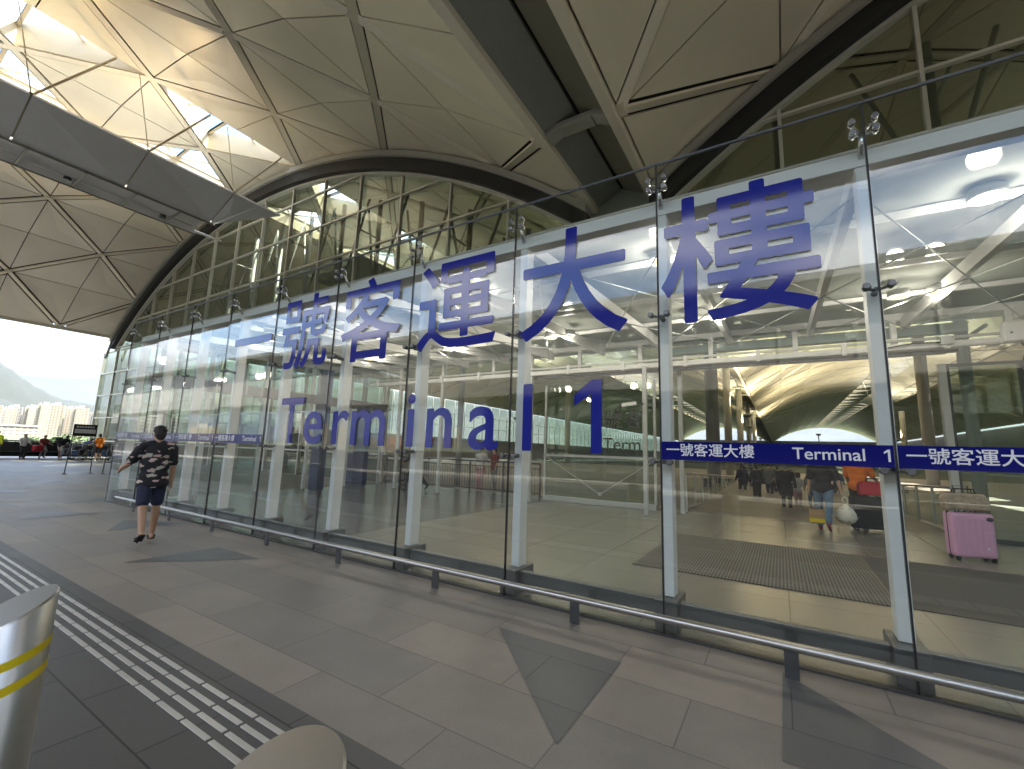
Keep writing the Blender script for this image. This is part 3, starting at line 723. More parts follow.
# downlights
def downlight(x, y, z, label):
    t = thing('downlight', label, 'lamp', (x, y, z), group='drum downlights under the vestibule roof')
    b = BM(); n = 24
    tube(b, [(0, 0, 0), (0, 0, .11)], [.15, .15], n); mk('drum', b, MT['steelw'], t)
    b = BM(); tube(b, [(0, 0, -.012), (0, 0, -.002)], .10, n); mk('lamp_lens', b, MT['lampglow'], t)
    ld = bpy.data.lights.new('downlight_lamp', 'POINT'); ld.energy = 5.2; ld.color = (1, .90, .76); ld.shadow_soft_size = .13
    lo = bpy.data.objects.new('lamp', ld); COL.objects.link(lo); lo.parent = t; lo.location = (0, 0, -.16)
    b = BM(); tube(b, [(0, 0, .11), (0, 0, max(.13, rz(y)-z+.02))], .015, 6); mk('stem', b, MT['steelw'], t)
    return t
for gx in (1.82, -1.44, -4.68, -7.9, -11.2):
    for dx in (0, .5):
        for y in (6.0, 9.3):
            if y == 6.0 and dx: continue
            dl = downlight(gx+dx+(.12 if y == 6 else 0), y, 4.255 if y == 6 else 4.30, 'pale drum downlight with warm lamp hanging under the vestibule roof')
            if gx == 1.82 and y == 6.0: dl['label'] = 'largest nearest drum downlight behind the rightmost glass panes'; del dl['group']

# small fittings
t = thing('security_camera', 'white security camera on the post beside the inner screen', 'camera', (-3.18, 11.7, 2.9))
b = BM(); bar(b, (-.05, -.1, 0), (-.42, -.22, -.06), .1, .1); mk('housing', b, MT['white'], t, bevel=.015)
b = BM(); tube(b, [(-.4, -.215, -.058), (-.44, -.228, -.064)], .04, 12); mk('lens', b, MT['joint'], t)
b = BM(); tube(b, [(.12, 0, .0), (-.1, -.12, -.12), (-.12, -.12, -.02)], .018, 8); mk('bracket', b, MT['dsteel'], t)
t = thing('sensor_box', 'white box with dangling black cable under the inner beam', 'control box', (3.91, 11.72, 3.9))
b = BM(); box(b, -.2, .2, -.12, .05, -.02, .36); mk('case', b, MT['white'], t, bevel=.02)
b = BM(); tube(b, [(.05, 0, -.02), (.1, -.02, -.18), (.04, 0, -.4), (.1, .02, -.6)], .022, 8); mk('cable', b, MT['joint'], t)
b = BM(); tube(b, [(-.1, -.122, .14), (-.1, -.13, .14)], .02, 10); mk('indicator', b, MT['joint'], t)
t = thing('junction_box', 'small grey junction box on the inner beam by the white box', 'box', (2.95, 11.74, 3.98))
b = BM(); box(b, -.09, .09, -.05, .05, -.05, .1); mk('case', b, MT['steelw'], t, bevel=.01)
b = BM(); tube(b, [(-.09, 0, 0), (-.5, .02, .02), (-.9, .03, -.03)], .015, 6); mk('cable', b, MT['joint'], t)

# mats
def matmat():
    m = pmat('ribbed_mat_rubber', (.1, .1, .1), .7); t = m.node_tree; bb = t.nodes['Principled BSDF']
    c = N(t, 'ShaderNodeTexCoord'); s = N(t, 'ShaderNodeSeparateXYZ'); mu = N(t, 'ShaderNodeMath', operation='MULTIPLY'); mu.inputs[1].default_value = 2*math.pi/.040
    si = N(t, 'ShaderNodeMath', operation='SINE'); r = N(t, 'ShaderNodeValToRGB'); r.color_ramp.elements[0].position = .42; r.color_ramp.elements[1].position = .58
    r.color_ramp.elements[0].color = (.085, .080, .070, 1); r.color_ramp.elements[1].color = (.20, .185, .155, 1)
    ma = N(t, 'ShaderNodeMapRange'); ma.inputs[1].default_value = -1; lk = t.links.new
    lk(c.outputs['Object'], s.inputs[0]); lk(s.outputs[0], mu.inputs[0]); lk(mu.outputs[0], si.inputs[0]); lk(si.outputs[0], ma.inputs[0]); lk(ma.outputs[0], r.inputs[0]); lk(r.outputs[0], bb.inputs['Base Color'])
    return m
MT['mat'] = matmat(); MT['matplain'] = pmat('plain_mat_rubber', (.10, .095, .085), .8, 0, .15, 30)
b = BM(); box(b, -1.88, 1.02, 6.45, 9.45, .008, .018); tag(mk('entrance_mat', b, MT['mat']), 'ribbed entrance mat on the tan floor behind the glass', 'mat')
b = BM(); box(b, 1.05, 4.2, 6.5, 9.45, .008, .016); tag(mk('entrance_mat', b, MT['matplain']), 'plain dark entrance mat to the right of the ribbed one', 'mat')

# ------------------------------------------------------------------ balustrades and railings
def balustrade(x0, y0, x1, y1, label):
    t = thing('glass_balustrade', label, 'balustrade', (x0, y0, 0)); n = max(2, int(math.hypot(x1-x0, y1-y0)/1.6))
    P = [Vector(((x1-x0)*i/n, (y1-y0)*i/n, fz(y0+(y1-y0)*i/n))) for i in range(n+1)]
    for a, c in zip(P, P[1:]):
        b = BM(); bar(b, a+Vector((0,0,.55)), c+Vector((0,0,.55)), .012, .75); mk('glass_panel', b, MT['scrglass'], t)
    b = BM(); tube(b, [p+Vector((0,0,1.06)) for p in P], .03, 10); tube(b, [p+Vector((0,0,.1)) for p in P], .025, 8); mk('handrail', b, MT['steel'], t)
    for p in P:
        b = BM(); bar(b, p, p+Vector((0,0,1.04)), .05, .03); mk('post', b, MT['steelw'], t)
balustrade(-2.32, 13.3, -2.75, 40, 'glass balustrade on the left of the walkway into the hall')
balustrade(3.15, 13.3, 3.6, 40, 'glass balustrade on the right of the walkway into the hall')
t = thing('railing', 'dark metal railing behind the person walking in the vestibule', 'railing', (-14.4, 13.35, 0))
b = BM(); tube(b, [(0, 0, 1.12), (7.4, 0, 1.12)], .028, 8); tube(b, [(0, 0, .95), (7.4, 0, .95)], .016, 6); tube(b, [(0, 0, .12), (7.4, 0, .12)], .02, 6); mk('rails', b, MT['dsteel'], t)
b = BM()
for i in range(62): tube(b, [(.12*i, 0, .12), (.12*i, 0, .95)], .008, 5)
mk('balusters', b, MT['dsteel'], t)
for i in range(6):
    b = BM(); bar(b, (1.48*i, 0, .006), (1.48*i, 0, 1.12), .05, .05); mk('post', b, MT['dsteel'], t)

# navy information pylons
def pylon(x, y, w_, h_, label):
    t = thing('navy_pylon', label, 'pylon', (x, y, 0))
    b = BM(); box(b, -w_/2, w_/2, -.12, .12, .08, h_); mk('panel', b, MT['navy'], t, bevel=.02)
    b = BM(); box(b, -w_/2+.03, w_/2-.03, -.09, .09, .006, .08); mk('plinth', b, MT['dsteel'], t)
pylon(-13.75, 11.4, .62, 3.0, 'tall navy pylon standing in the left part of the vestibule')
pylon(-12.9, 9.0, .5, 4.0, 'taller slim navy pylon just left of the other in the vestibule')
pylon(-14.55, 11.6, 1.0, 1.25, 'low broad navy counter between the two pylons')
# kiosk with orange awning deep in the hall
t = thing('kiosk', 'kiosk with long orange awning far behind the left panes', 'kiosk', (-20.5, 19.5, fz(19.5)))
b = BM(); box(b, -2.4, 2.4, -.4, .5, 0, 1.0); mk('counter', b, MT['steelw'], t, bevel=.02)
b = BM(); prism(b, [(-2.7, -1.0, 1.78), (-2.7, .7, 2.25), (-2.7, .7, 2.33), (-2.7, -1.0, 1.86)], (5.4, 0, 0)); box(b, -2.7, 2.7, -1.04, -1.0, 1.5, 1.86); mk('awning', b, MT['orange'], t)
for x in (-2.5, 2.5):
    b = BM(); tube(b, [(x, .5, 0), (x, .5, 2.2)], .04, 8); mk('post', b, MT['steelw'], t)

# ------------------------------------------------------------------ luggage
MT['pink'] = pmat('pink_shell', (.72, .40, .60), .35, 0, .05, 2)
MT['blackfab'] = pmat('black_fabric', (.016, .016, .018), .75, 0, .3, 40, .3, 200)
MT['redfab'] = pmat('red_fabric', (.42, .012, .03), .6, 0, .2, 10, .2, 120)
MT['patt'] = pmat('brown_pattern_fabric', (.34, .27, .20), .7, 0, .8, 14)
def suitcase(name, label, loc, rz_, w_, h_, d, mat, ribs):
    t = thing(name, label, 'suitcase', loc, rz_)
    b = BM(); box(b, -w_/2, w_/2, -d/2, d/2, .06, h_); o = mk('shell', b, mat, t, bevel=.05); o.modifiers['bevel'].segments = 4
    if ribs:
        b = BM()
        for i in range(6):
            x = -w_*.36+w_*.72*i/5; box(b, x-.017, x+.017, -d/2-.009, -d/2+.03, .13, h_-.09)
        mk('shell_rib', b, mat, t, bevel=.006)
    b = BM(); box(b, -w_/2-.006, w_/2+.006, -.012, .012, .055, h_+.006); mk('zip_trim', b, MT['blackfab'], t, bevel=.05)
    for sx in (-1, 1):
        for sy in (-1, 1):
            b = BM(); tube(b, [(sx*w_*.4-.018, sy*d*.35, .032), (sx*w_*.4+.018, sy*d*.35, .032)], .03, 12); bar(b, (sx*w_*.4, sy*d*.35, .03), (sx*w_*.4, sy*d*.35, .075), .05, .05); mk('wheel', b, MT['blackfab'], t)
    b = BM(); tube(b, [(-w_*.2, 0, h_), (-w_*.18, 0, h_+.04), (w_*.18, 0, h_+.04), (w_*.2, 0, h_)], .013, 8); mk('top_handle', b, MT['blackfab'], t)
    if name == 'pink_suitcase':
        b = BM(); tube(b, [(-.1, d*.38, h_-.1), (-.1, d*.38, h_+.42), (.1, d*.38, h_+.42), (.1, d*.38, h_-.1)], .012, 8); mk('pull_handle', b, MT['dsteel'], t)
        b = BM(); sphere(b, (w_*.5-.07, -d/2-.004, h_-.09), .05, 1, .3, .7); mk('corner_tag', b, MT['blackfab'], t)
        b = BM(); tube(b, [(w_*.28, -d/2-.005, .22), (w_*.28, -d/2+.01, .22)], .018, 12); mk('badge', b, MT['whitevinyl'], t)
    return t
suitcase('pink_suitcase', 'pink ribbed hard suitcase standing inside the glass at right', (2.60, 10.35, .008), R(14), .56, .77, .27, MT['pink'], True)
suitcase('black_suitcase', 'large black suitcase under the red bag', (1.68, 12.95, .008), R(6), .74, .76, .34, MT['blackfab'], False)
def bag(name, label, loc, rz_, w_, h_, d, mat, logo=False):
    t = thing(name, label, 'bag', loc, rz_)
    b = BM()
    prism(b, [(-w_/2, -d/2, 0), (w_/2, -d/2, 0), (w_/2*.98, -d/2*.9, h_*.7), (w_/2*.86, -d/2*.6, h_), (-w_/2*.86, -d/2*.6, h_), (-w_/2*.98, -d/2*.9, h_*.7)], (0, d*.9, 0))
    o = mk('body', b, mat, t, bevel=.03); o.modifiers['bevel'].segments = 3
    b = BM()
    for y in (-.04, .04): tube(b, [(-w_*.25, y, h_*.92), (-w_*.2, y, h_+.07), (w_*.2, y, h_+.07), (w_*.25, y, h_*.92)], .011, 7)
    mk('handle', b, MT['blackfab'], t)
    b = BM(); box(b, -w_*.4, w_*.4, -.008, .008, h_-.004, h_+.006); mk('zip', b, MT['blackfab'], t)
    if logo:
        b = BM(); box(b, w_*.28, w_*.40, -d/2-.003, -d/2+.02, .05, .10); box(b, w_*.33, w_*.38, -d/2-.003, -d/2+.02, .11, .22); mk('emblem', b, MT['whitevinyl'], t)
bag('travel_bag', 'brown patterned bag sitting on top of the pink suitcase', (2.57, 10.32, .815), R(14), .58, .27, .24, MT['patt'])
bag('red_bag', 'red holdall with white emblem on top of the black suitcase', (1.78, 12.95, .805), R(6), .62, .30, .30, MT['redfab'], True)

# ------------------------------------------------------------------ bollards
def bollard(x, y, label, r=.118, h0=.89, h1=1.01, ang=0):
    t = thing('bollard', label, 'bollard', (x, y, 0), ang)
    b = BM(); n = 48; lo, hi, inn = [], [], []
    for k in range(n):
        a = 2*math.pi*k/n; c, s = math.cos(a), math.sin(a); z = (h0+h1)/2+(h1-h0)/2*s
        lo.append(b.verts.new((r*c, r*s, .008))); hi.append(b.verts.new((r*c, r*s, z-.006))); inn.append(b.verts.new((r*.955*c, r*.955*s, z)))
    for k in range(n):
        j = (k+1) % n
        b.faces.new((lo[k], lo[j], hi[j], hi[k])).smooth = True; b.faces.new((hi[k], hi[j], inn[j], inn[k]))
    b.faces.new(inn); mk('shaft', b, MT['steel'], t)
    for z in (.715, .795):
        b = BM(); ra, rb = [], []
        for k in range(n):
            a = 2*math.pi*k/n; c, s = math.cos(a)*(r+.0015), math.sin(a)*(r+.0015)
            zz = z+.035*math.sin(a)
            ra.append(b.verts.new((c, s, zz))); rb.append(b.verts.new((c, s, zz+.03)))
        for k in range(n): b.faces.new((ra[k], ra[(k+1) % n], rb[(k+1) % n], rb[k])).smooth = True
        mk('reflective_band', b, MT['yellow'], t)
    b = BM(); tube(b, [(0, 0, .005), (0, 0, .02)], r+.03, 40); mk('base_ring', b, MT['dsteel'], t)
bollard(-2.28, .465, 'steel bollard with slanted top and two yellow bands at the left edge')
bollard(-.745, .480, 'steel bollard of which only the slanted top shows at bottom', r=.125, h0=.905, h1=1.025)

# ================================================================== PEOPLE
def skinm(n, c): return pmat(n, c, .5, 0, .08, 6)
MT['skin'] = skinm('skin_tan', (.40, .235, .15)); MT['skinl'] = skinm('skin_light', (.52, .34, .24))
MT['hair'] = pmat('black_hair', (.012, .010, .009), .55, 0, .4, 60, .5, 120)
MT['greyhair'] = pmat('grey_hair', (.18, .17, .16), .6, 0, .4, 60)
def cloth(n, c, v=.18): return pmat(n, c, .85, 0, v, 9, .25, 30)
for n, c in dict(cblack=(.014,.014,.016), cnavy=(.016,.022,.05), cwhite=(.62,.62,.62), cgrey=(.22,.22,.23), cbeige=(.44,.38,.28), cdenim=(.10,.17,.26), cred=(.20,.03,.03), corange=(.80,.20,.015), cgreen=(.06,.10,.07), cblue=(.10,.16,.34), cpink=(.5,.28,.3), ckhaki=(.25,.21,.14), cvest=(.55,.62,.02)).items():
    MT[n] = cloth(n, c)
def printed():
    m = cloth('printed_black_shirt', (.012, .012, .014)); t = m.node_tree; bb = t.nodes['Principled BSDF']; lk = t.links.new
    c = N(t, 'ShaderNodeTexCoord'); mp_ = N(t, 'ShaderNodeMapping'); mp_.inputs['Scale'].default_value = (6.5, 6.5, 12.5)
    v = N(t, 'ShaderNodeTexVoronoi'); v.inputs['Scale'].default_value = 1.0; v.inputs['Randomness'].default_value = .75
    nz_ = N(t, 'ShaderNodeTexNoise'); nz_.inputs['Scale'].default_value = 2.3
    ad = N(t, 'ShaderNodeVectorMath', operation='MULTIPLY_ADD'); ad.inputs[1].default_value = (.8, .8, .8)
    r = N(t, 'ShaderNodeValToRGB'); r.color_ramp.interpolation = 'CONSTANT'; r.color_ramp.elements[0].color = (1,1,1,1); r.color_ramp.elements[1].position = .36; r.color_ramp.elements[1].color = (0,0,0,1)
    r2 = N(t, 'ShaderNodeValToRGB'); r2.color_ramp.elements[0].color = (.55, .47, .38, 1); r2.color_ramp.elements[1].color = (.42, .55, .46, 1); e = r2.color_ramp.elements.new(.5); e.color = (.52, .36, .33, 1)
    mx_ = N(t, 'ShaderNodeMix', data_type='RGBA'); mx_.inputs[6].default_value = (.011, .011, .013, 1)
    lk(c.outputs['Object'], mp_.inputs[0]); lk(mp_.outputs[0], nz_.inputs[0]); lk(nz_.outputs['Color'], ad.inputs[0]); lk(mp_.outputs[0], ad.inputs[2]); lk(ad.outputs[0], v.inputs['Vector'])
    lk(v.outputs['Distance'], r.inputs[0]); lk(v.outputs['Color'], r2.inputs[0]); lk(r.outputs[0], mx_.inputs[0]); lk(r2.outputs[0], mx_.inputs[7]); lk(mx_.outputs[2], bb.inputs['Base Color'])
    return m
MT['print'] = printed()

def capsule(bm, p0, r0, p1, r1, sub=2):
    t = bmesh.new()
    for p, r in ((p0, r0), (p1, r1)): bmesh.ops.create_icosphere(t, subdivisions=sub, radius=r, matrix=Matrix.Translation(p))
    g = bmesh.ops.convex_hull(t, input=t.verts)
    bmesh.ops.delete(t, geom=[x for x in g['geom_interior'] if isinstance(x, bmesh.types.BMVert)], context='VERTS')
    me = bpy.data.meshes.new('tmp'); t.to_mesh(me); t.free(); bm.from_mesh(me); bpy.data.meshes.remove(me)
def blob(bm, c, rx, ry, rz_, rot=None, sub=3):
    m = Matrix.Translation(c)
    if rot is not None: m = m @ rot.to_4x4()
    bmesh.ops.create_icosphere(bm, subdivisions=sub, radius=1, matrix=m @ Matrix.Diagonal((rx, ry, rz_, 1)))
def fuse(name, bm, mat, voxel, parent=None, smooth=2, cut=None):
    bmesh.ops.recalc_face_normals(bm, faces=bm.faces)
    me = bpy.data.meshes.new(name); bm.to_mesh(me); bm.free()
    o = bpy.data.objects.new(name, me); COL.objects.link(o)
    r = o.modifiers.new('r', 'REMESH'); r.mode = 'VOXEL'; r.voxel_size = voxel; r.use_smooth_shade = True
    sm = o.modifiers.new('s', 'SMOOTH'); sm.iterations = smooth; sm.factor = .5
    dg = bpy.context.evaluated_depsgraph_get(); dg.update()
    m2 = bpy.data.meshes.new_from_object(o.evaluated_get(dg)); bpy.data.objects.remove(o); bpy.data.meshes.remove(me)
    if cut is not None:
        b = bmesh.new(); b.from_mesh(m2)
        for co, no in cut:
            g = bmesh.ops.bisect_plane(b, geom=b.verts[:]+b.edges[:]+b.faces[:], plane_co=co, plane_no=no, clear_outer=True)
        b.to_mesh(m2); b.free()
    m2.name = name; m2.materials.clear(); m2.materials.append(mat)
    for p in m2.polygons: p.use_smooth = True
    o = bpy.data.objects.new(name, m2); COL.objects.link(o)
    if parent: o.parent = parent
    return o
def person(label, loc, face, H=1.72, voxel=.016, skin='skin', top='cblack', bottom='cnavy', shorts=False, sleeves='short', shoes='cblack', hair='short', hairmat='hair',
           legs=((12, 6), (-14, 24)), arms=((10, 12, 20), (-8, 12, 15)), lean=0, headp=0, headturn=0, skirt=False, coat=0.0, build=1.0, group=None, cap=None, sit=False, fine=False):
    """face: heading in degrees (0 looks along +Y, turning anticlockwise). legs: (thigh forward, knee bend); arms: (forward, out, elbow bend)"""
    S_ = H/1.75
    hip, knee, ank = .92*S_, .44*S_, .44*S_
    X = Vector
    def rotx(v, a): return Matrix.Rotation(R(a), 3, 'X') @ v
    body = bmesh.new(); lj = []
    # hips at the origin first; lowered later so that the lower foot stands on the floor
    for s, (th, kb) in zip((-1, 1), legs):
        h = X((s*.092*S_, 0, 0)); k = h+rotx(X((s*.005, 0, -knee)), th); a = k+rotx(X((s*.0, 0, -ank)), th-kb)
        lj.append((h, k, a, th-kb))
    low = min(j[2].z-(.07*S_) - (.0 if abs(j[3]) < 18 else .05*S_*abs(math.sin(R(j[3])))) for j in lj); dz = -low
    O = X((0, 0, dz))
    lj = [(h+O, k+O, a+O, t) for h, k, a, t in lj]
    def up(v): return O+rotx(v, -lean)
    bw = build
    shirt, pants, hairb = bmesh.new(), bmesh.new(), bmesh.new(); shoelist = []
    def torso(b, e):
        blob(b, up(X((0, 0, .03*S_))), (.155*bw+e)*S_, (.115*bw+e)*S_, (.12+e*.4)*S_)
        blob(b, up(X((0, .01, .20*S_))), (.142*bw+e)*S_, (.105*bw+e)*S_, (.17+e*.3)*S_)
        blob(b, up(X((0, .0, .37*S_))), (.170*bw+e)*S_, (.112*bw+e)*S_, (.17+e*.3)*S_)
        for s in (-1, 1): capsule(b, up(X((s*.06*S_, 0, .49*S_))), (.058+e)*S_, up(X((s*.165*bw*S_, 0, .455*S_))), (.055+e)*S_)
    torso(body, 0)
    nk = up(X((0, .0, .50*S_))); hd = nk+rotx(X((0, .02*S_, .165*S_)), -lean*.6-headp)
    capsule(body, nk, .056*S_, hd-X((0, .01, .06*S_)), .052*S_)
    hr = Matrix.Rotation(R(headturn), 3, 'Z') @ Matrix.Rotation(R(-lean*.6-headp), 3, 'X')
    hv = lambda x, y, z: hd+hr @ (X((x, y, z))*S_)
    blob(body, hv(0, -.005, .03), .074*S_, .094*S_, .098*S_, hr); blob(body, hv(0, .022, -.03), .060*S_, .070*S_, .082*S_, hr)
    capsule(body, hv(0, .088, .022), .011*S_, hv(0, .106, -.012), .015*S_, 1)          # nose
    for s in (-1, 1):
        blob(body, hv(s*.076, -.008, 0), .010*S_, .020*S_, .032*S_, hr, 2)               # ears
        capsule(body, hv(s*.012, .083, .034), .012*S_, hv(s*.046, .07, .034), .012*S_, 1)  # brow
    capsule(body, hv(-.02, .084, -.048), .009*S_, hv(.02, .084, -.048), .009*S_, 1)     # mouth
    blob(body, hv(0, .066, -.085), .028*S_, .026*S_, .024*S_, hr, 2)                     # chin
    # hair
    if cap:
        blob(hairb, hv(0, -.012, .05), .084*S_, .103*S_, .082*S_, hr); capsule(hairb, hv(-.05, .10, .052), .012*S_, hv(.05, .10, .052), .012*S_); capsule(hairb, hv(-.04, .14, .042), .009*S_, hv(.04, .14, .042), .009*S_)
    else:
        blob(hairb, hv(0, -.022, .048), .083*S_, .098*S_, .088*S_, hr); blob(hairb, hv(0, -.045, .0), .076*S_, .066*S_, .088*S_, hr); blob(hairb, hv(0, -.055, -.05), .056*S_, .045*S_, .05*S_, hr)
        blob(hairb, hv(0, .045, .105), .058*S_, .048*S_, .030*S_, hr)
        if fine:
            rr = random.Random(4)
            for _ in range(46):
                a, e = rr.uniform(0, 6.28), rr.uniform(.0, 1.3)
                blob(hairb, hv(.076*math.cos(a)*math.cos(e), -.026+.088*math.sin(a)*math.cos(e), .050+.08*math.sin(e)), .020*S_, .020*S_, .018*S_, hr, 1)
        if hair == 'long': capsule(hairb, hv(0, -.06, .02), .078*S_, hv(0, -.085, -.2), .06*S_); 
        if hair == 'bun': blob(hairb, hv(0, -.12, .06), .04*S_, .04*S_, .04*S_, hr)
    # legs
    for s, (h, k, a, t) in zip((-1, 1), lj):
        shoe = bmesh.new(); shoelist.append(shoe)
        capsule(body, h, .088*bw*S_, k, .056*S_); capsule(body, k, .055*S_, k.lerp(a, .32)+rotx(X((0, -.012, 0)), t), .056*S_); capsule(body, k.lerp(a, .32)+rotx(X((0, -.010, 0)), t), .055*S_, a, .037*S_)
        fp = t*.9 if t < -18 else 0
        fr_ = Matrix.Rotation(R(fp), 3, 'X') @ Matrix.Rotation(R(-s*7), 3, 'Z')
        he, to = a+fr_ @ X((0, -.045, -.038))*S_, a+fr_ @ X((0, .135, -.052))*S_
        capsule(body, a, .036*S_, he, .032*S_); capsule(body, a+fr_ @ X((0, .02, -.01))*S_, .032*S_, to, .020*S_); capsule(body, he, .030*S_, to, .022*S_)
        capsule(body, to+fr_ @ X((-.02, -.03, 0))*S_, .02*S_, to+fr_ @ X((.022, -.03, 0))*S_, .02*S_, 1)
        if shoes == 'sandal':
            capsule(shoe, he+fr_ @ X((0, -.01, -.03))*S_, .016*S_, to+fr_ @ X((0, .02, -.02))*S_, .016*S_); capsule(shoe, he+fr_ @ X((.026, 0, -.03))*S_, .016*S_, to+fr_ @ X((.036, -.02, -.02))*S_, .016*S_); capsule(shoe, he+fr_ @ X((-.026, 0, -.03))*S_, .016*S_, to+fr_ @ X((-.036, -.02, -.02))*S_, .016*S_)
            capsule(shoe, to+fr_ @ X((-.045, -.05, .005))*S_, .012*S_, to+fr_ @ X((0, -.045, .035))*S_, .012*S_); capsule(shoe, to+fr_ @ X((.045, -.05, .005))*S_, .012*S_, to+fr_ @ X((0, -.045, .035))*S_, .012*S_)
        else:
            capsule(shoe, he, .040*S_, to, .030*S_); capsule(shoe, a+X((0, 0, -.01)), .044*S_, he, .038*S_); capsule(shoe, he+fr_ @ X((0, 0, -.012))*S_, .036*S_, to+fr_ @ X((0, .012, -.006))*S_, .032*S_)
        if shorts:
            capsule(pants, h, .098*bw*S_, h.lerp(k, .86), .088*S_)
        else:
            capsule(pants, h, .104*bw*S_, k, .075*S_); capsule(pants, k, .074*S_, k.lerp(a, .9), .060*S_)
    blob(pants, up(X((0, 0, .02*S_))), (.168*bw)*S_, .126*bw*S_, .125*S_)
    torso(shirt, .022)
    if coat:
        for i in range(5):
            f = i/4; blob(shirt, O+X((0, 0, .05-coat*f))*S_, (.185*bw+.03*f)*S_, (.145*bw+.03*f)*S_, .10*S_)
    elif not sit:
        blob(shirt, up(X((0, 0, .0*S_))), (.190*bw)*S_, (.142*bw)*S_, .16*S_)
        if fine: blob(shirt, up(X((0, 0, -.09*S_))), (.205*bw)*S_, (.155*bw)*S_, .15*S_); blob(shirt, up(X((0, 0, .2*S_))), (.19*bw)*S_, (.14*bw)*S_, .2*S_)
    hands = []
    for s, (fw, ou, eb) in zip((-1, 1), arms):
        sh = up(X((s*.185*bw*S_, 0, .445*S_)))
        d1 = Matrix.Rotation(R(-lean*.5), 3, 'X') @ Matrix.Rotation(R(fw), 3, 'X') @ Matrix.Rotation(R(-s*ou), 3, 'Y') @ X((0, 0, -1))
        el = sh+d1*.285*S_
        d2 = Matrix.Rotation(R(-lean*.5), 3, 'X') @ Matrix.Rotation(R(fw+eb), 3, 'X') @ Matrix.Rotation(R(-s*ou*.55), 3, 'Y') @ X((0, 0, -1))
        wr = el+d2*.245*S_; hands.append(wr+d2*.08*S_)
        capsule(body, sh, .052*S_, el, .040*S_); capsule(body, el, .040*S_, el.lerp(wr, .3), .040*S_); capsule(body, el.lerp(wr, .3), .039*S_, wr, .026*S_)
        sd_ = X((s, 0, 0)); pf = d2.cross(sd_).normalized()
        pm = wr+d2*.045*S_
        capsule(body, wr+pf*.012*S_, .022*S_, wr+d2*.085*S_+pf*.026*S_, .018*S_); capsule(body, wr-pf*.012*S_, .022*S_, wr+d2*.085*S_-pf*.026*S_, .018*S_)
        fr2 = .0095*S_ if fine else .0115*S_
        for q, ln in zip((-.036, -.013, .012, .036), (.062, .078, .082, .068)):
            b0 = wr+d2*.09*S_+pf*q*S_; m1 = b0+(d2*.55+(-sd_)*.15)*ln*S_; capsule(body, b0, fr2, m1, fr2, 1); capsule(body, m1, fr2, m1+(d2*.40-sd_*.30)*ln*S_, fr2*.85, 1)
        t0 = wr+d2*.03*S_+pf*.03*S_; t1 = t0+(d2*.6+pf*.75)*.045*S_; capsule(body, t0, .012*S_, t1, .0115*S_, 1); capsule(body, t1, .0115*S_, t1+(d2*.9+pf*.2)*.035*S_, .010*S_, 1)
        if sleeves == 'short': capsule(shirt, sh, .080*S_, sh.lerp(el, .80), .072*S_)
        elif sleeves == 'long': capsule(shirt, sh, .076*S_, el, .060*S_); capsule(shirt, el, .060*S_, el.lerp(wr, .92), .047*S_)
    root = fuse('person', body, MT[skin], voxel if not fine else .0075, smooth=2)
    root.location = loc; root.rotation_euler = (0, 0, R(face))
    tag(root, label, 'person', group)
    hem = O.z+(.05-coat)*S_ if coat else O.z-(.155 if fine else .115)*S_
    fuse('shirt' if not coat else 'coat', shirt, MT[top], voxel, root, 3, None if (lean > 25 or sit) else [((0, 0, hem), (0, 0, -1))])
    fuse('shorts' if shorts else 'trousers', pants, MT[bottom], voxel, root, 3)
    for shoe in shoelist: fuse('sandal' if shoes == 'sandal' else 'shoe', shoe, MT['cblack' if shoes == 'sandal' else shoes], voxel*.6, root, 1)
    fuse('cap' if cap else 'hair', hairb, MT[cap or hairmat], voxel*.7, root, 1)
    return root, hands

person('man in black patterned shirt and dark shorts walking away along the pavement', (-8.42, 3.02, .004), 78, 1.76, .011, 'skin', 'print', 'cnavy', True, 'short', 'sandal', legs=((-16, 22), (9, 4)), arms=((20, 24, 50), (2, 8, 14)), headp=4, headturn=14, fine=True, build=1.02)
# far left, by the trolleys
P_ = person
P_('person in white shirt and dark trousers sitting against the dark barrier', (-40.9, 7.6, 0), -80, 1.68, .03, 'skin', 'cwhite', 'cblack', legs=((42, 62), (38, 58)), arms=((30, 10, 40), (30, 10, 45)), lean=8, sit=True)
P_('person in dark red shirt sitting against the dark barrier', (-41.4, 8.55, 0), -70, 1.62, .03, 'skin', 'cred', 'cgrey', legs=((45, 65), (30, 50)), arms=((35, 10, 40), (30, 12, 45)), lean=10, headp=14, sit=True)
P_('person in black top and beige shorts bending towards the trolleys', (-40.2, 9.15, 0), 40, 1.72, .03, 'skin', 'cblack', 'cbeige', True, 'short', 'cwhite', legs=((14, 8), (4, 6)), arms=((50, 10, 25), (45, 10, 25)), lean=42)
P_('person in blue bending among the luggage trolleys', (-38.9, 9.85, 0), 20, 1.66, .03, 'skinl', 'cblue', 'cdenim', legs=((20, 10), (8, 8)), arms=((60, 8, 20), (60, 8, 20)), lean=55)
P_('person in orange shirt and black shorts standing beside the trolleys', (-37.3, 10.25, 0), 120, 1.74, .025, 'skin', 'corange', 'cblack', True, 'short', 'cwhite', legs=((4, 3), (-4, 4)), arms=((25, 12, 40), (5, 12, 15)), headp=10)
P_('person in black with cap looking down while pushing a trolley', (-34.2, 10.45, 0), 85, 1.78, .025, 'skin', 'cblack', 'cnavy', True, 'short', 'cblack', legs=((14, 6), (-12, 18)), arms=((45, 10, 45), (45, 10, 45)), lean=14, headp=28, cap='cblack')
P_('person in yellow and black vest at the far left edge', (-40.3, 6.38, 0), -120, 1.72, .03, 'skin', 'cvest', 'cblack', sleeves='long', legs=((6, 4), (-6, 6)))
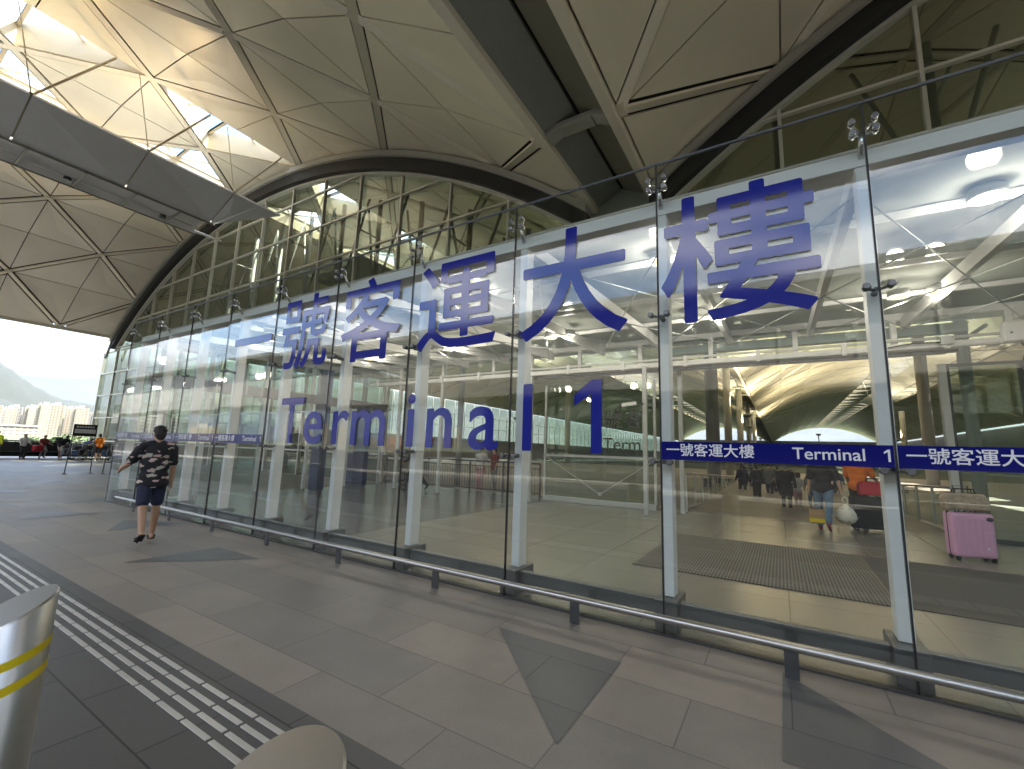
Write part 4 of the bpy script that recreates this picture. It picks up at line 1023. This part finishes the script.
# inside the vestibule and the hall
P_('person in black with grey backpack striding through the vestibule', (-11.42, 11.96, .006), 92, 1.80, .02, 'skin', 'cblack', 'cblack', sleeves='long', legs=((24, 6), (-22, 26)), arms=((20, 10, 40), (-10, 12, 20)))
P_('person in white and red top leaning at the railing', (-10.15, 14.3, fz(14.3)), 20, 1.68, .025, 'skinl', 'cwhite', 'cpink', legs=((4, 3), (-4, 4)), arms=((40, 10, 50), (30, 10, 50)), lean=6)
P_('person in red top beside the one in white at the railing', (-9.7, 14.6, fz(14.6)), 160, 1.66, .025, 'skinl', 'cred', 'cgrey', legs=((4, 3), (-4, 4)))
_, hA = P_('person in black top and light blue jeans carrying a patterned plastic bag', (.78, 12.35, .006), -8, 1.74, .017, 'skinl', 'cblack', 'cdenim', sleeves='short', legs=((10, 5), (-14, 26)), arms=((4, 10, 10), (0, 16, 8)), hair='long', build=1.12, shoes='cred')
P_('person in long dark coat walking away into the hall', (.10, 17.4, fz(17.4)), 2, 1.56, .02, 'skinl', 'cblack', 'cblack', sleeves='long', legs=((8, 4), (-8, 12)), coat=.42, build=1.15, hair='short', hairmat='greyhair', shoes='cwhite')
P_('child in grey shirt walking away beside the dark coat', (.86, 18.4, fz(18.4)), -4, 1.38, .022, 'skinl', 'cgrey', 'cdenim', legs=((10, 5), (-10, 16)), shoes='cwhite')
P_('child in white top and pink trousers walking beside the one in grey', (.45, 18.7, fz(18.7)), 6, 1.30, .022, 'skinl', 'cwhite', 'cpink', legs=((-8, 12), (10, 5)), shoes='cblack')
P_('man in orange shirt standing behind the red bag and black suitcase', (1.55, 13.45, .006), -25, 1.80, .018, 'skin', 'corange', 'cblack', sleeves='short', legs=((4, 3), (-4, 4)), arms=((20, 10, 30), (30, 10, 35)), headp=8, build=1.1)
hall = [(-.9, 21, 1.6, 'cblack', 'cblack', 0), (-.5, 23.5, 1.7, 'cgrey', 'cnavy', 170), (-1.7, 25, 1.72, 'cnavy', 'cblack', 20), (-1.4, 28, 1.66, 'cwhite', 'cdenim', -20), (.2, 29, 1.75, 'cblack', 'ckhaki', 180),
        (1.4, 31, 1.62, 'cred', 'cblack', 10), (-2.1, 33, 1.7, 'cgreen', 'cblack', 200), (2.3, 27, 1.74, 'cblue', 'cgrey', 5), (-.2, 37, 1.7, 'cwhite', 'cblack', 175), (.9, 40, 1.68, 'cblack', 'cdenim', 0), (-1.5, 43, 1.7, 'ckhaki', 'cblack', 190),
        (2.0, 45, 1.72, 'cnavy', 'cgrey', 20), (-3.0, 50, 1.7, 'cgrey', 'cblack', 0), (.4, 52, 1.66, 'cwhite', 'cnavy', 180), (3.6, 54, 1.7, 'cblack', 'cblack', 30),
        (-.2, 25.5, 1.7, 'cblack', 'cnavy', 0), (.5, 33.5, 1.72, 'cgrey', 'cblack', 180), (-1.0, 32, 1.65, 'cblack', 'cdenim', 15), (-1.9, 29.5, 1.7, 'cblack', 'cblack', 0), (1.6, 36, 1.7, 'cgreen', 'cnavy', 185), (-.6, 47, 1.74, 'cblack', 'cblack', 0), (1.2, 49, 1.7, 'cnavy', 'cblack', 175), (-2.3, 39, 1.68, 'cblack', 'ckhaki', 0), (2.6, 41, 1.72, 'cred', 'cnavy', 190), (0, 44, 1.6, 'cblack', 'cgrey', 10)]
LB = {'cblack': 'black', 'cgrey': 'grey', 'cnavy': 'navy', 'cwhite': 'white', 'cred': 'red', 'cgreen': 'dark green', 'cblue': 'blue', 'ckhaki': 'khaki', 'cdenim': 'blue denim'}
for i, (x, y, H_, tp, bt, hd_) in enumerate(hall):
    P_('distant person with %s top and %s trousers in the hall' % (LB[tp], LB[bt]), (x, y, fz(y)), hd_, H_, .035, 'skinl', tp, bt, sleeves='short' if i % 2 else 'long', legs=((12, 5), (-12, 16)) if i % 3 else ((3, 2), (-3, 3)), hair='long' if i % 3 == 1 else 'short', group='people in the hall beyond the doorway')

def pack(name, label, cat, loc, rz_, w_, d, h_, mat):
    t = thing(name, label, cat, loc, rz_)
    b = BM(); box(b, -w_/2, w_/2, -d/2, d/2, 0, h_); o = mk('body', b, mat, t, bevel=min(w_, d)*.3); o.modifiers['bevel'].segments = 4
    b = BM(); box(b, -w_*.36, w_*.36, -d/2-.05, -d/2+.01, h_*.12, h_*.5); o = mk('pocket', b, mat, t, bevel=.03)
    b = BM()
    for s in (-1, 1): tube(b, [(s*w_*.28, d/2, h_*.92), (s*w_*.3, d/2+.06, h_*.7), (s*w_*.3, d/2+.02, h_*.2)], .018, 6)
    mk('strap', b, MT['blackfab'], t)
MT['greyfab'] = cloth('grey_fabric', (.14, .15, .17))
pack('backpack', 'grey backpack worn by the person striding through the vestibule', 'backpack', (-11.24, 11.96, 1.05), R(92), .32, .18, .46, MT['greyfab'])
pack('backpack', 'dark backpack on the person bending towards the trolleys', 'backpack', (-39.98, 8.95, 1.02), R(40), .32, .2, .42, MT['blackfab'])
# plastic bag and paper bag in the hands of the person in black
def plasticbag(loc):
    t = thing('plastic_bag', 'white plastic bag with coloured print carried by the person in black', 'bag', loc)
    rr = random.Random(5); b = BM(); seg = 18; rings = []
    for z, r in ((0, .09), (.03, .16), (.12, .195), (.22, .185), (.32, .13), (.38, .05), (.42, .035)):
        rings.append([b.verts.new(((r+rr.uniform(-.014, .014))*math.cos(2*math.pi*k/seg), (r*.72+rr.uniform(-.014, .014))*math.sin(2*math.pi*k/seg), z)) for k in range(seg)])
    for a, c in zip(rings, rings[1:]):
        for k in range(seg): b.faces.new((a[k], a[(k+1) % seg], c[(k+1) % seg], c[k])).smooth = True
    b.faces.new(rings[0][::-1]); b.faces.new(rings[-1])
    m = pmat('printed_plastic', (.62, .60, .52), .35, 0, .1, 5); tt = m.node_tree; v = N(tt, 'ShaderNodeTexVoronoi'); v.inputs['Scale'].default_value = 9
    c = N(tt, 'ShaderNodeTexCoord'); r = N(tt, 'ShaderNodeValToRGB'); r.color_ramp.elements[0].color = (.25, .33, .36, 1); r.color_ramp.elements[1].color = (.68, .66, .58, 1); r.color_ramp.elements[0].position = .25; r.color_ramp.elements[1].position = .4; e = r.color_ramp.elements.new(.15); e.color = (.6, .45, .08, 1)
    tt.links.new(c.outputs['Object'], v.inputs['Vector']); tt.links.new(v.outputs['Distance'], r.inputs[0]); tt.links.new(r.outputs[0], tt.nodes['Principled BSDF'].inputs['Base Color'])
    mk('bag_body', b, m, t)
    b = BM(); tube(b, [(-.03, 0, .41), (-.05, 0, .52), (0, 0, .58), (.05, 0, .52), (.03, 0, .41)], .012, 6); mk('handle', b, MT['whitevinyl'], t)
hx = Vector(hA[1]); hx.rotate(Euler((0, 0, R(-8)))); hx += Vector((.78, 12.35, .006))
plasticbag((hx.x+.05, hx.y, hx.z-.60))
t = thing('paper_bag', 'tan and yellow paper bag carried low by the person in black', 'bag', (.62, 12.16, .17), R(5))
b = BM(); box(b, -.14, .14, -.06, .06, 0, .3); mk('bag_body', b, pmat('kraft_paper', (.36, .24, .12), .8, 0, .15, 8), t, bevel=.01)
b = BM(); box(b, -.142, .142, -.062, .062, .02, .1); mk('yellow_panel', b, MT['yellow'], t)
b = BM(); tube(b, [(-.06, 0, .3), (-.05, 0, .42), (.05, 0, .42), (.06, 0, .3)], .007, 6); mk('handle', b, MT['cream'], t)

# ================================================================== FAR LEFT
# trolleys
def trolley():
    t = thing('luggage_trolley', 'steel luggage trolley parked in the row at far left', 'trolley', (0, 0, 0), group='luggage trolleys parked at far left')
    b = BM(); tube(b, [(-.28, -.45, .2), (-.24, .45, .16), (.24, .45, .16), (.28, -.45, .2)], .02, 6); 
    for i in range(5): tube(b, [(-.25, -.35+.18*i, .19), (.25, -.35+.18*i, .19)], .012, 5)
    mk('base_frame', b, MT['steel'], t)
    b = BM(); tube(b, [(-.28, -.45, .2), (-.28, -.5, .98), (.28, -.5, .98), (.28, -.45, .2)], .02, 6); tube(b, [(-.28, -.48, .6), (.28, -.48, .6)], .014, 5); mk('upright_frame', b, MT['steel'], t)
    b = BM(); tube(b, [(-.24, -.52, 1.0), (.24, -.52, 1.0)], .03, 8); mk('handle', b, MT['cgrey'], t)
    b = BM(); box(b, -.22, .22, -.47, -.28, .72, .92); mk('basket', b, MT['dsteel'], t)
    b = BM(); box(b, -.2, .2, -.50, -.48, .3, .56); mk('advert_board', b, MT['cblue'], t)
    for x, y in ((-.24, -.36), (.24, -.36), (0, .4)):
        b = BM(); tube(b, [(x-.02, y, .075), (x+.02, y, .075)], .072, 10); mk('wheel', b, MT['joint'], t)
    return t
t0 = trolley(); spots = [(-40.0-.05*i+(i % 2)*.1, 9.6+.42*i) for i in range(7)]+[(-38.3, 9.7), (-38.1, 10.2), (-37.9, 10.8), (-36.6, 11.2), (-36.4, 11.7), (-35.6, 11.9)]
for i, (x, y) in enumerate(spots):
    if i == 0: t0.location = (x, y, .004); t0.rotation_euler = (0, 0, R(-70))
    else: dup(t0, (x, y, .004), R(-70+random.uniform(-12, 12)))
tp = dup(t0, (-34.75, 10.48, .004), R(85), 'luggage trolley pushed by the person with the cap'); del tp['group']
# barrier, bags on trolleys
t = thing('dark_barrier', 'low dark panel barrier behind the seated people at far left', 'barrier', (-42.2, 4.5, 0))
for i in range(6):
    b = BM(); box(b, -.04, .04, i*1.7+.04, i*1.7+1.66, .12, 1.05); mk('panel', b, MT['blackfab'], t, bevel=.01)
    b = BM(); box(b, -.05, .05, i*1.7-.04, i*1.7+.04, .004, 1.15); mk('post', b, MT['dsteel'], t)
b = BM(); tube(b, [(0, -.1, 1.12), (0, 10.3, 1.12)], .04, 8); mk('top_rail', b, MT['dsteel'], t)
b = BM(); box(b, .045, .6, 0, 10, .40, .46); mk('bench_ledge', b, MT['dsteel'], t)
for i, (x, y, m, l) in enumerate(((-39.95, 10.05, 'blackfab', 'black duffel bag'), (-39.6, 9.3, 'greyfab', 'grey duffel bag'), (-38.2, 9.75, 'blackfab', 'black backpack'), (-40.6, 8.2, 'redfab', 'red holdall'))):
    pack('holdall', l+' piled by the trolleys at far left', 'bag', (x, y, .30 if i < 3 else .47), R(-70), .5, .3, .42, MT[m])
# sign stands
def stand(label, loc, rz_, h_, sign):
    t = thing('sign_stand', label, 'sign', loc, rz_)
    b = BM()
    for x in (-.36, .36): tube(b, [(x*1.18, -.0, 0), (x, .0, h_)], .018, 8); tube(b, [(x*1.18, -.16, .015), (x*1.18, .16, .015)], .016, 8)
    tube(b, [(-.41, 0, .48), (.41, 0, .48)], .015, 8); tube(b, [(-.37, 0, h_), (.37, 0, h_)], .018, 8); mk('frame', b, MT['dsteel'], t)
    if sign:
        b = BM(); box(b, -.40, .40, -.035, -.015, h_-.46, h_+.03); p = mk('sign_panel', b, MT['cblack'], t, bevel=.006)
        b = BM(); box(b, -.35, .35, -.040, -.036, h_-.34, h_-.17); mk('white_strip', b, MT['cwhite'], t)
        b = BM()
        for i in range(7): box(b, -.31+.09*i, -.25+.09*i, -.040, -.036, h_-.11, h_-.05)
        mk('sign_lines', b, MT['whitevinyl'], t)
stand('black sign on a tall steel A frame stand on the pavement at left', (-24.8, 6.28, .004), R(102), 2.0, True)
stand('empty steel frame stand behind the walking man', (-24.4, 7.35, .004), R(100), 1.30, False)
# hedge, trees and towers beyond
def leafy(name, label, cat, loc, rx, ry, rz_, trunk, n, seed, group=None):
    rr = random.Random(seed); t = thing(name, label, cat, loc, group=group)
    if trunk:
        b = BM(); tube(b, [(0, 0, -.1), (.05, 0, trunk*.6), (0, .05, trunk+rz_*.5)], [.16, .12, .05], 8)
        for k in range(5):
            a = rr.uniform(0, 6.28); tube(b, [(0, 0, trunk*.7+k*.15), (math.cos(a)*rx*.6, math.sin(a)*ry*.6, trunk+rz_*.7+rr.uniform(-.5, .6))], [.06, .02], 6)
        mk('trunk', b, MT['concrete'], t)
    b = BM()
    cl = [(rr.gauss(0, .45), rr.gauss(0, .45), rr.uniform(-.7, .9), rr.uniform(.25, .5)) for _ in range(16)]
    for _ in range(n):
        cx_, cy_, cz_, cr = rr.choice(cl); d = Vector((rr.gauss(0, 1), rr.gauss(0, 1), rr.gauss(0, 1))).normalized()*cr*rr.uniform(.5, 1)
        p = Vector(((cx_+d.x)*rx, (cy_+d.y)*ry, trunk+rz_+(cz_+d.z)*rz_)); s = rr.uniform(.12, .26)*max(rx, .8)*.5
        u = Vector((rr.gauss(0, 1), rr.gauss(0, 1), rr.gauss(0, 1))).normalized(); v = u.orthogonal().normalized(); w_ = u.cross(v)
        b.faces.new([b.verts.new(p+q) for q in (v*s, w_*s*.6, -v*s, -w_*s*.6)])
    mk('crown', b, MT['leaf'], t, fix=False)
    return t
for i in range(6):
    leafy('shrub', 'round green shrub beyond the dark barrier at far left', 'shrub', (-55-i*1.2, 1+i*3.2, -.16), 1.6, 1.6, .8, 0, 500, 70+i, 'shrubs beyond the barrier')
MT['tower'] = tilemat('tower_facade', (.075, .085, .09), (.11, .11, .11), (.27, .25, .21), 5.2, 3.0, .9, .7, off=0, noise=.08)
MT['tower2'] = tilemat('tower_facade_warm', (.10, .09, .08), (.13, .115, .10), (.30, .26, .19), 4.2, 3.0, 1.0, .7, off=0, noise=.08)
for m in (MT['tower'], MT['tower2']):
    # wrap the window grid round upright walls: use X+Y as the horizontal axis and Z as the vertical one
    t = m.node_tree; mp_ = [n for n in t.nodes if n.type == 'MAPPING'][0]; co = [n for n in t.nodes if n.type == 'TEX_COORD'][0]
    s_ = N(t, 'ShaderNodeSeparateXYZ'); a_ = N(t, 'ShaderNodeMath', operation='ADD'); cb = N(t, 'ShaderNodeCombineXYZ')
    t.links.new(co.outputs['Object'], s_.inputs[0]); t.links.new(s_.outputs[0], a_.inputs[0]); t.links.new(s_.outputs[1], a_.inputs[1]); t.links.new(a_.outputs[0], cb.inputs[0]); t.links.new(s_.outputs[2], cb.inputs[1]); t.links.new(cb.outputs[0], mp_.inputs[0])
def tower(az, dist, w_, h_, mat, label, group):
    x, y = math.sin(R(az))*dist, math.cos(R(az))*dist
    t = thing('tower_block', label, 'building', (x, y, -.16), R(-az+random.uniform(-12, 12)), group)
    b = BM(); d = w_*.9
    box(b, -w_/2, w_/2, -d*.3, d*.3, 0, h_); box(b, -w_*.3, w_*.3, -d/2, d/2, 0, h_*.985)
    mk('wall', b, mat, t)
    b = BM(); box(b, -w_*.18, w_*.18, -d*.2, d*.2, h_+.01, h_+5); box(b, -w_*.40, -w_*.28, -d*.15, d*.15, h_+.01, h_+3); mk('roof_plant', b, MT['concrete'], t)
k = 0
for az0, az1, n, hs in ((-82.6, -79.9, 9, (42, 58)), (-79.5, -75.6, 15, (52, 60)), (-75.4, -66, 16, (40, 58))):
    for i in range(n):
        az = az0+(az1-az0)*(i+.5)/n+random.uniform(-.06, .06)
        tower(az, 1250+random.uniform(-60, 120)+(i % 3)*60, random.uniform(17, 22) if n < 15 else 22, random.uniform(*hs), MT['tower' if k % 3 else 'tower2'], 'pale high rise tower in the distant town below the mountains', 'pale towers of the distant town'); k += 1
for i in range(22):
    az = -108-i*6.2+random.uniform(-1.5, 1.5); dd = random.uniform(420, 760)
    tower(az, dd, random.uniform(20, 30), random.uniform(14, 34), MT['tower2' if i % 2 else 'tower'], 'pale block across the airport road', 'blocks across the airport road')
t = thing('low_terminal_block', 'long low pale building in front of the distant towers', 'building', (-620, 60, -.16), R(6))
b = BM(); box(b, -14, 14, -60, 60, 0, 9); mk('wall', b, MT['tower2'], t)
b = BM(); box(b, -15, 15, -62, 62, 9.0, 10.2); mk('roof', b, MT['roofout'], t)

# ================================================================== ACROSS THE ROAD: covered footbridge the glass mirrors
t = thing('covered_footbridge', 'long covered footbridge across the road behind the camera', 'bridge', (0, -18, -.80))
b = BM(); box(b, -150, 110, -2.2, 2.2, 5.9, 6.9); mk('deck', b, MT['concrete'], t)
b = BM(); prism(b, [(-150, -3.0, 10.2), (-150, 3.0, 10.7), (-150, 3.0, 11.05), (-150, -3.0, 10.55)], (260, 0, 0)); mk('roof', b, MT['gutter'], t)
b = BM(); box(b, -150, 110, 2.0, 2.05, 6.9, 10.4); box(b, -150, 110, -2.05, -2.0, 6.9, 10.3); mk('side_panelling', b, MT['hallwall'], t)
b = BM()
for i in range(87): box(b, -150+i*3, -149.88+i*3, 2.06, 2.16, 6.9, 10.5)
mk('mullions', b, MT['mullion'], t)
for x in range(-144, 110, 18):
    b = BM(); tube(b, [(x, 0, 0), (x, 0, 5.9)], .5, 16); mk('pier', b, MT['concrete'], t)

t = thing('roadside_building', 'long dark low building under the footbridge behind the camera', 'building', (32, -18, -.2))
b = BM(); box(b, -49, 60, -2.6, 1.6, 0, 5.3); mk('wall', b, MT['dsteel'], t)
b = BM(); box(b, -48, 59, 1.61, 1.68, 1.2, 3.6); mk('window_band', b, MT['joint'], t)
# ================================================================== AIR
b = BM(); box(b, -5600, 5600, -5600, 5600, -2, 620)
hz = mk('haze', b, bpy.data.materials.new('haze_air')); hz['kind'] = 'stuff'
m = hz.data.materials[0]; m.use_nodes = True; m.node_tree.nodes.clear()
o = N(m.node_tree, 'ShaderNodeOutputMaterial'); v = N(m.node_tree, 'ShaderNodeVolumePrincipled'); v.inputs['Density'].default_value = 0.2e-4; v.inputs['Color'].default_value = (.80, .88, 1.0, 1); v.inputs['Anisotropy'].default_value = .2
m.node_tree.links.new(v.outputs[0], o.inputs['Volume'])
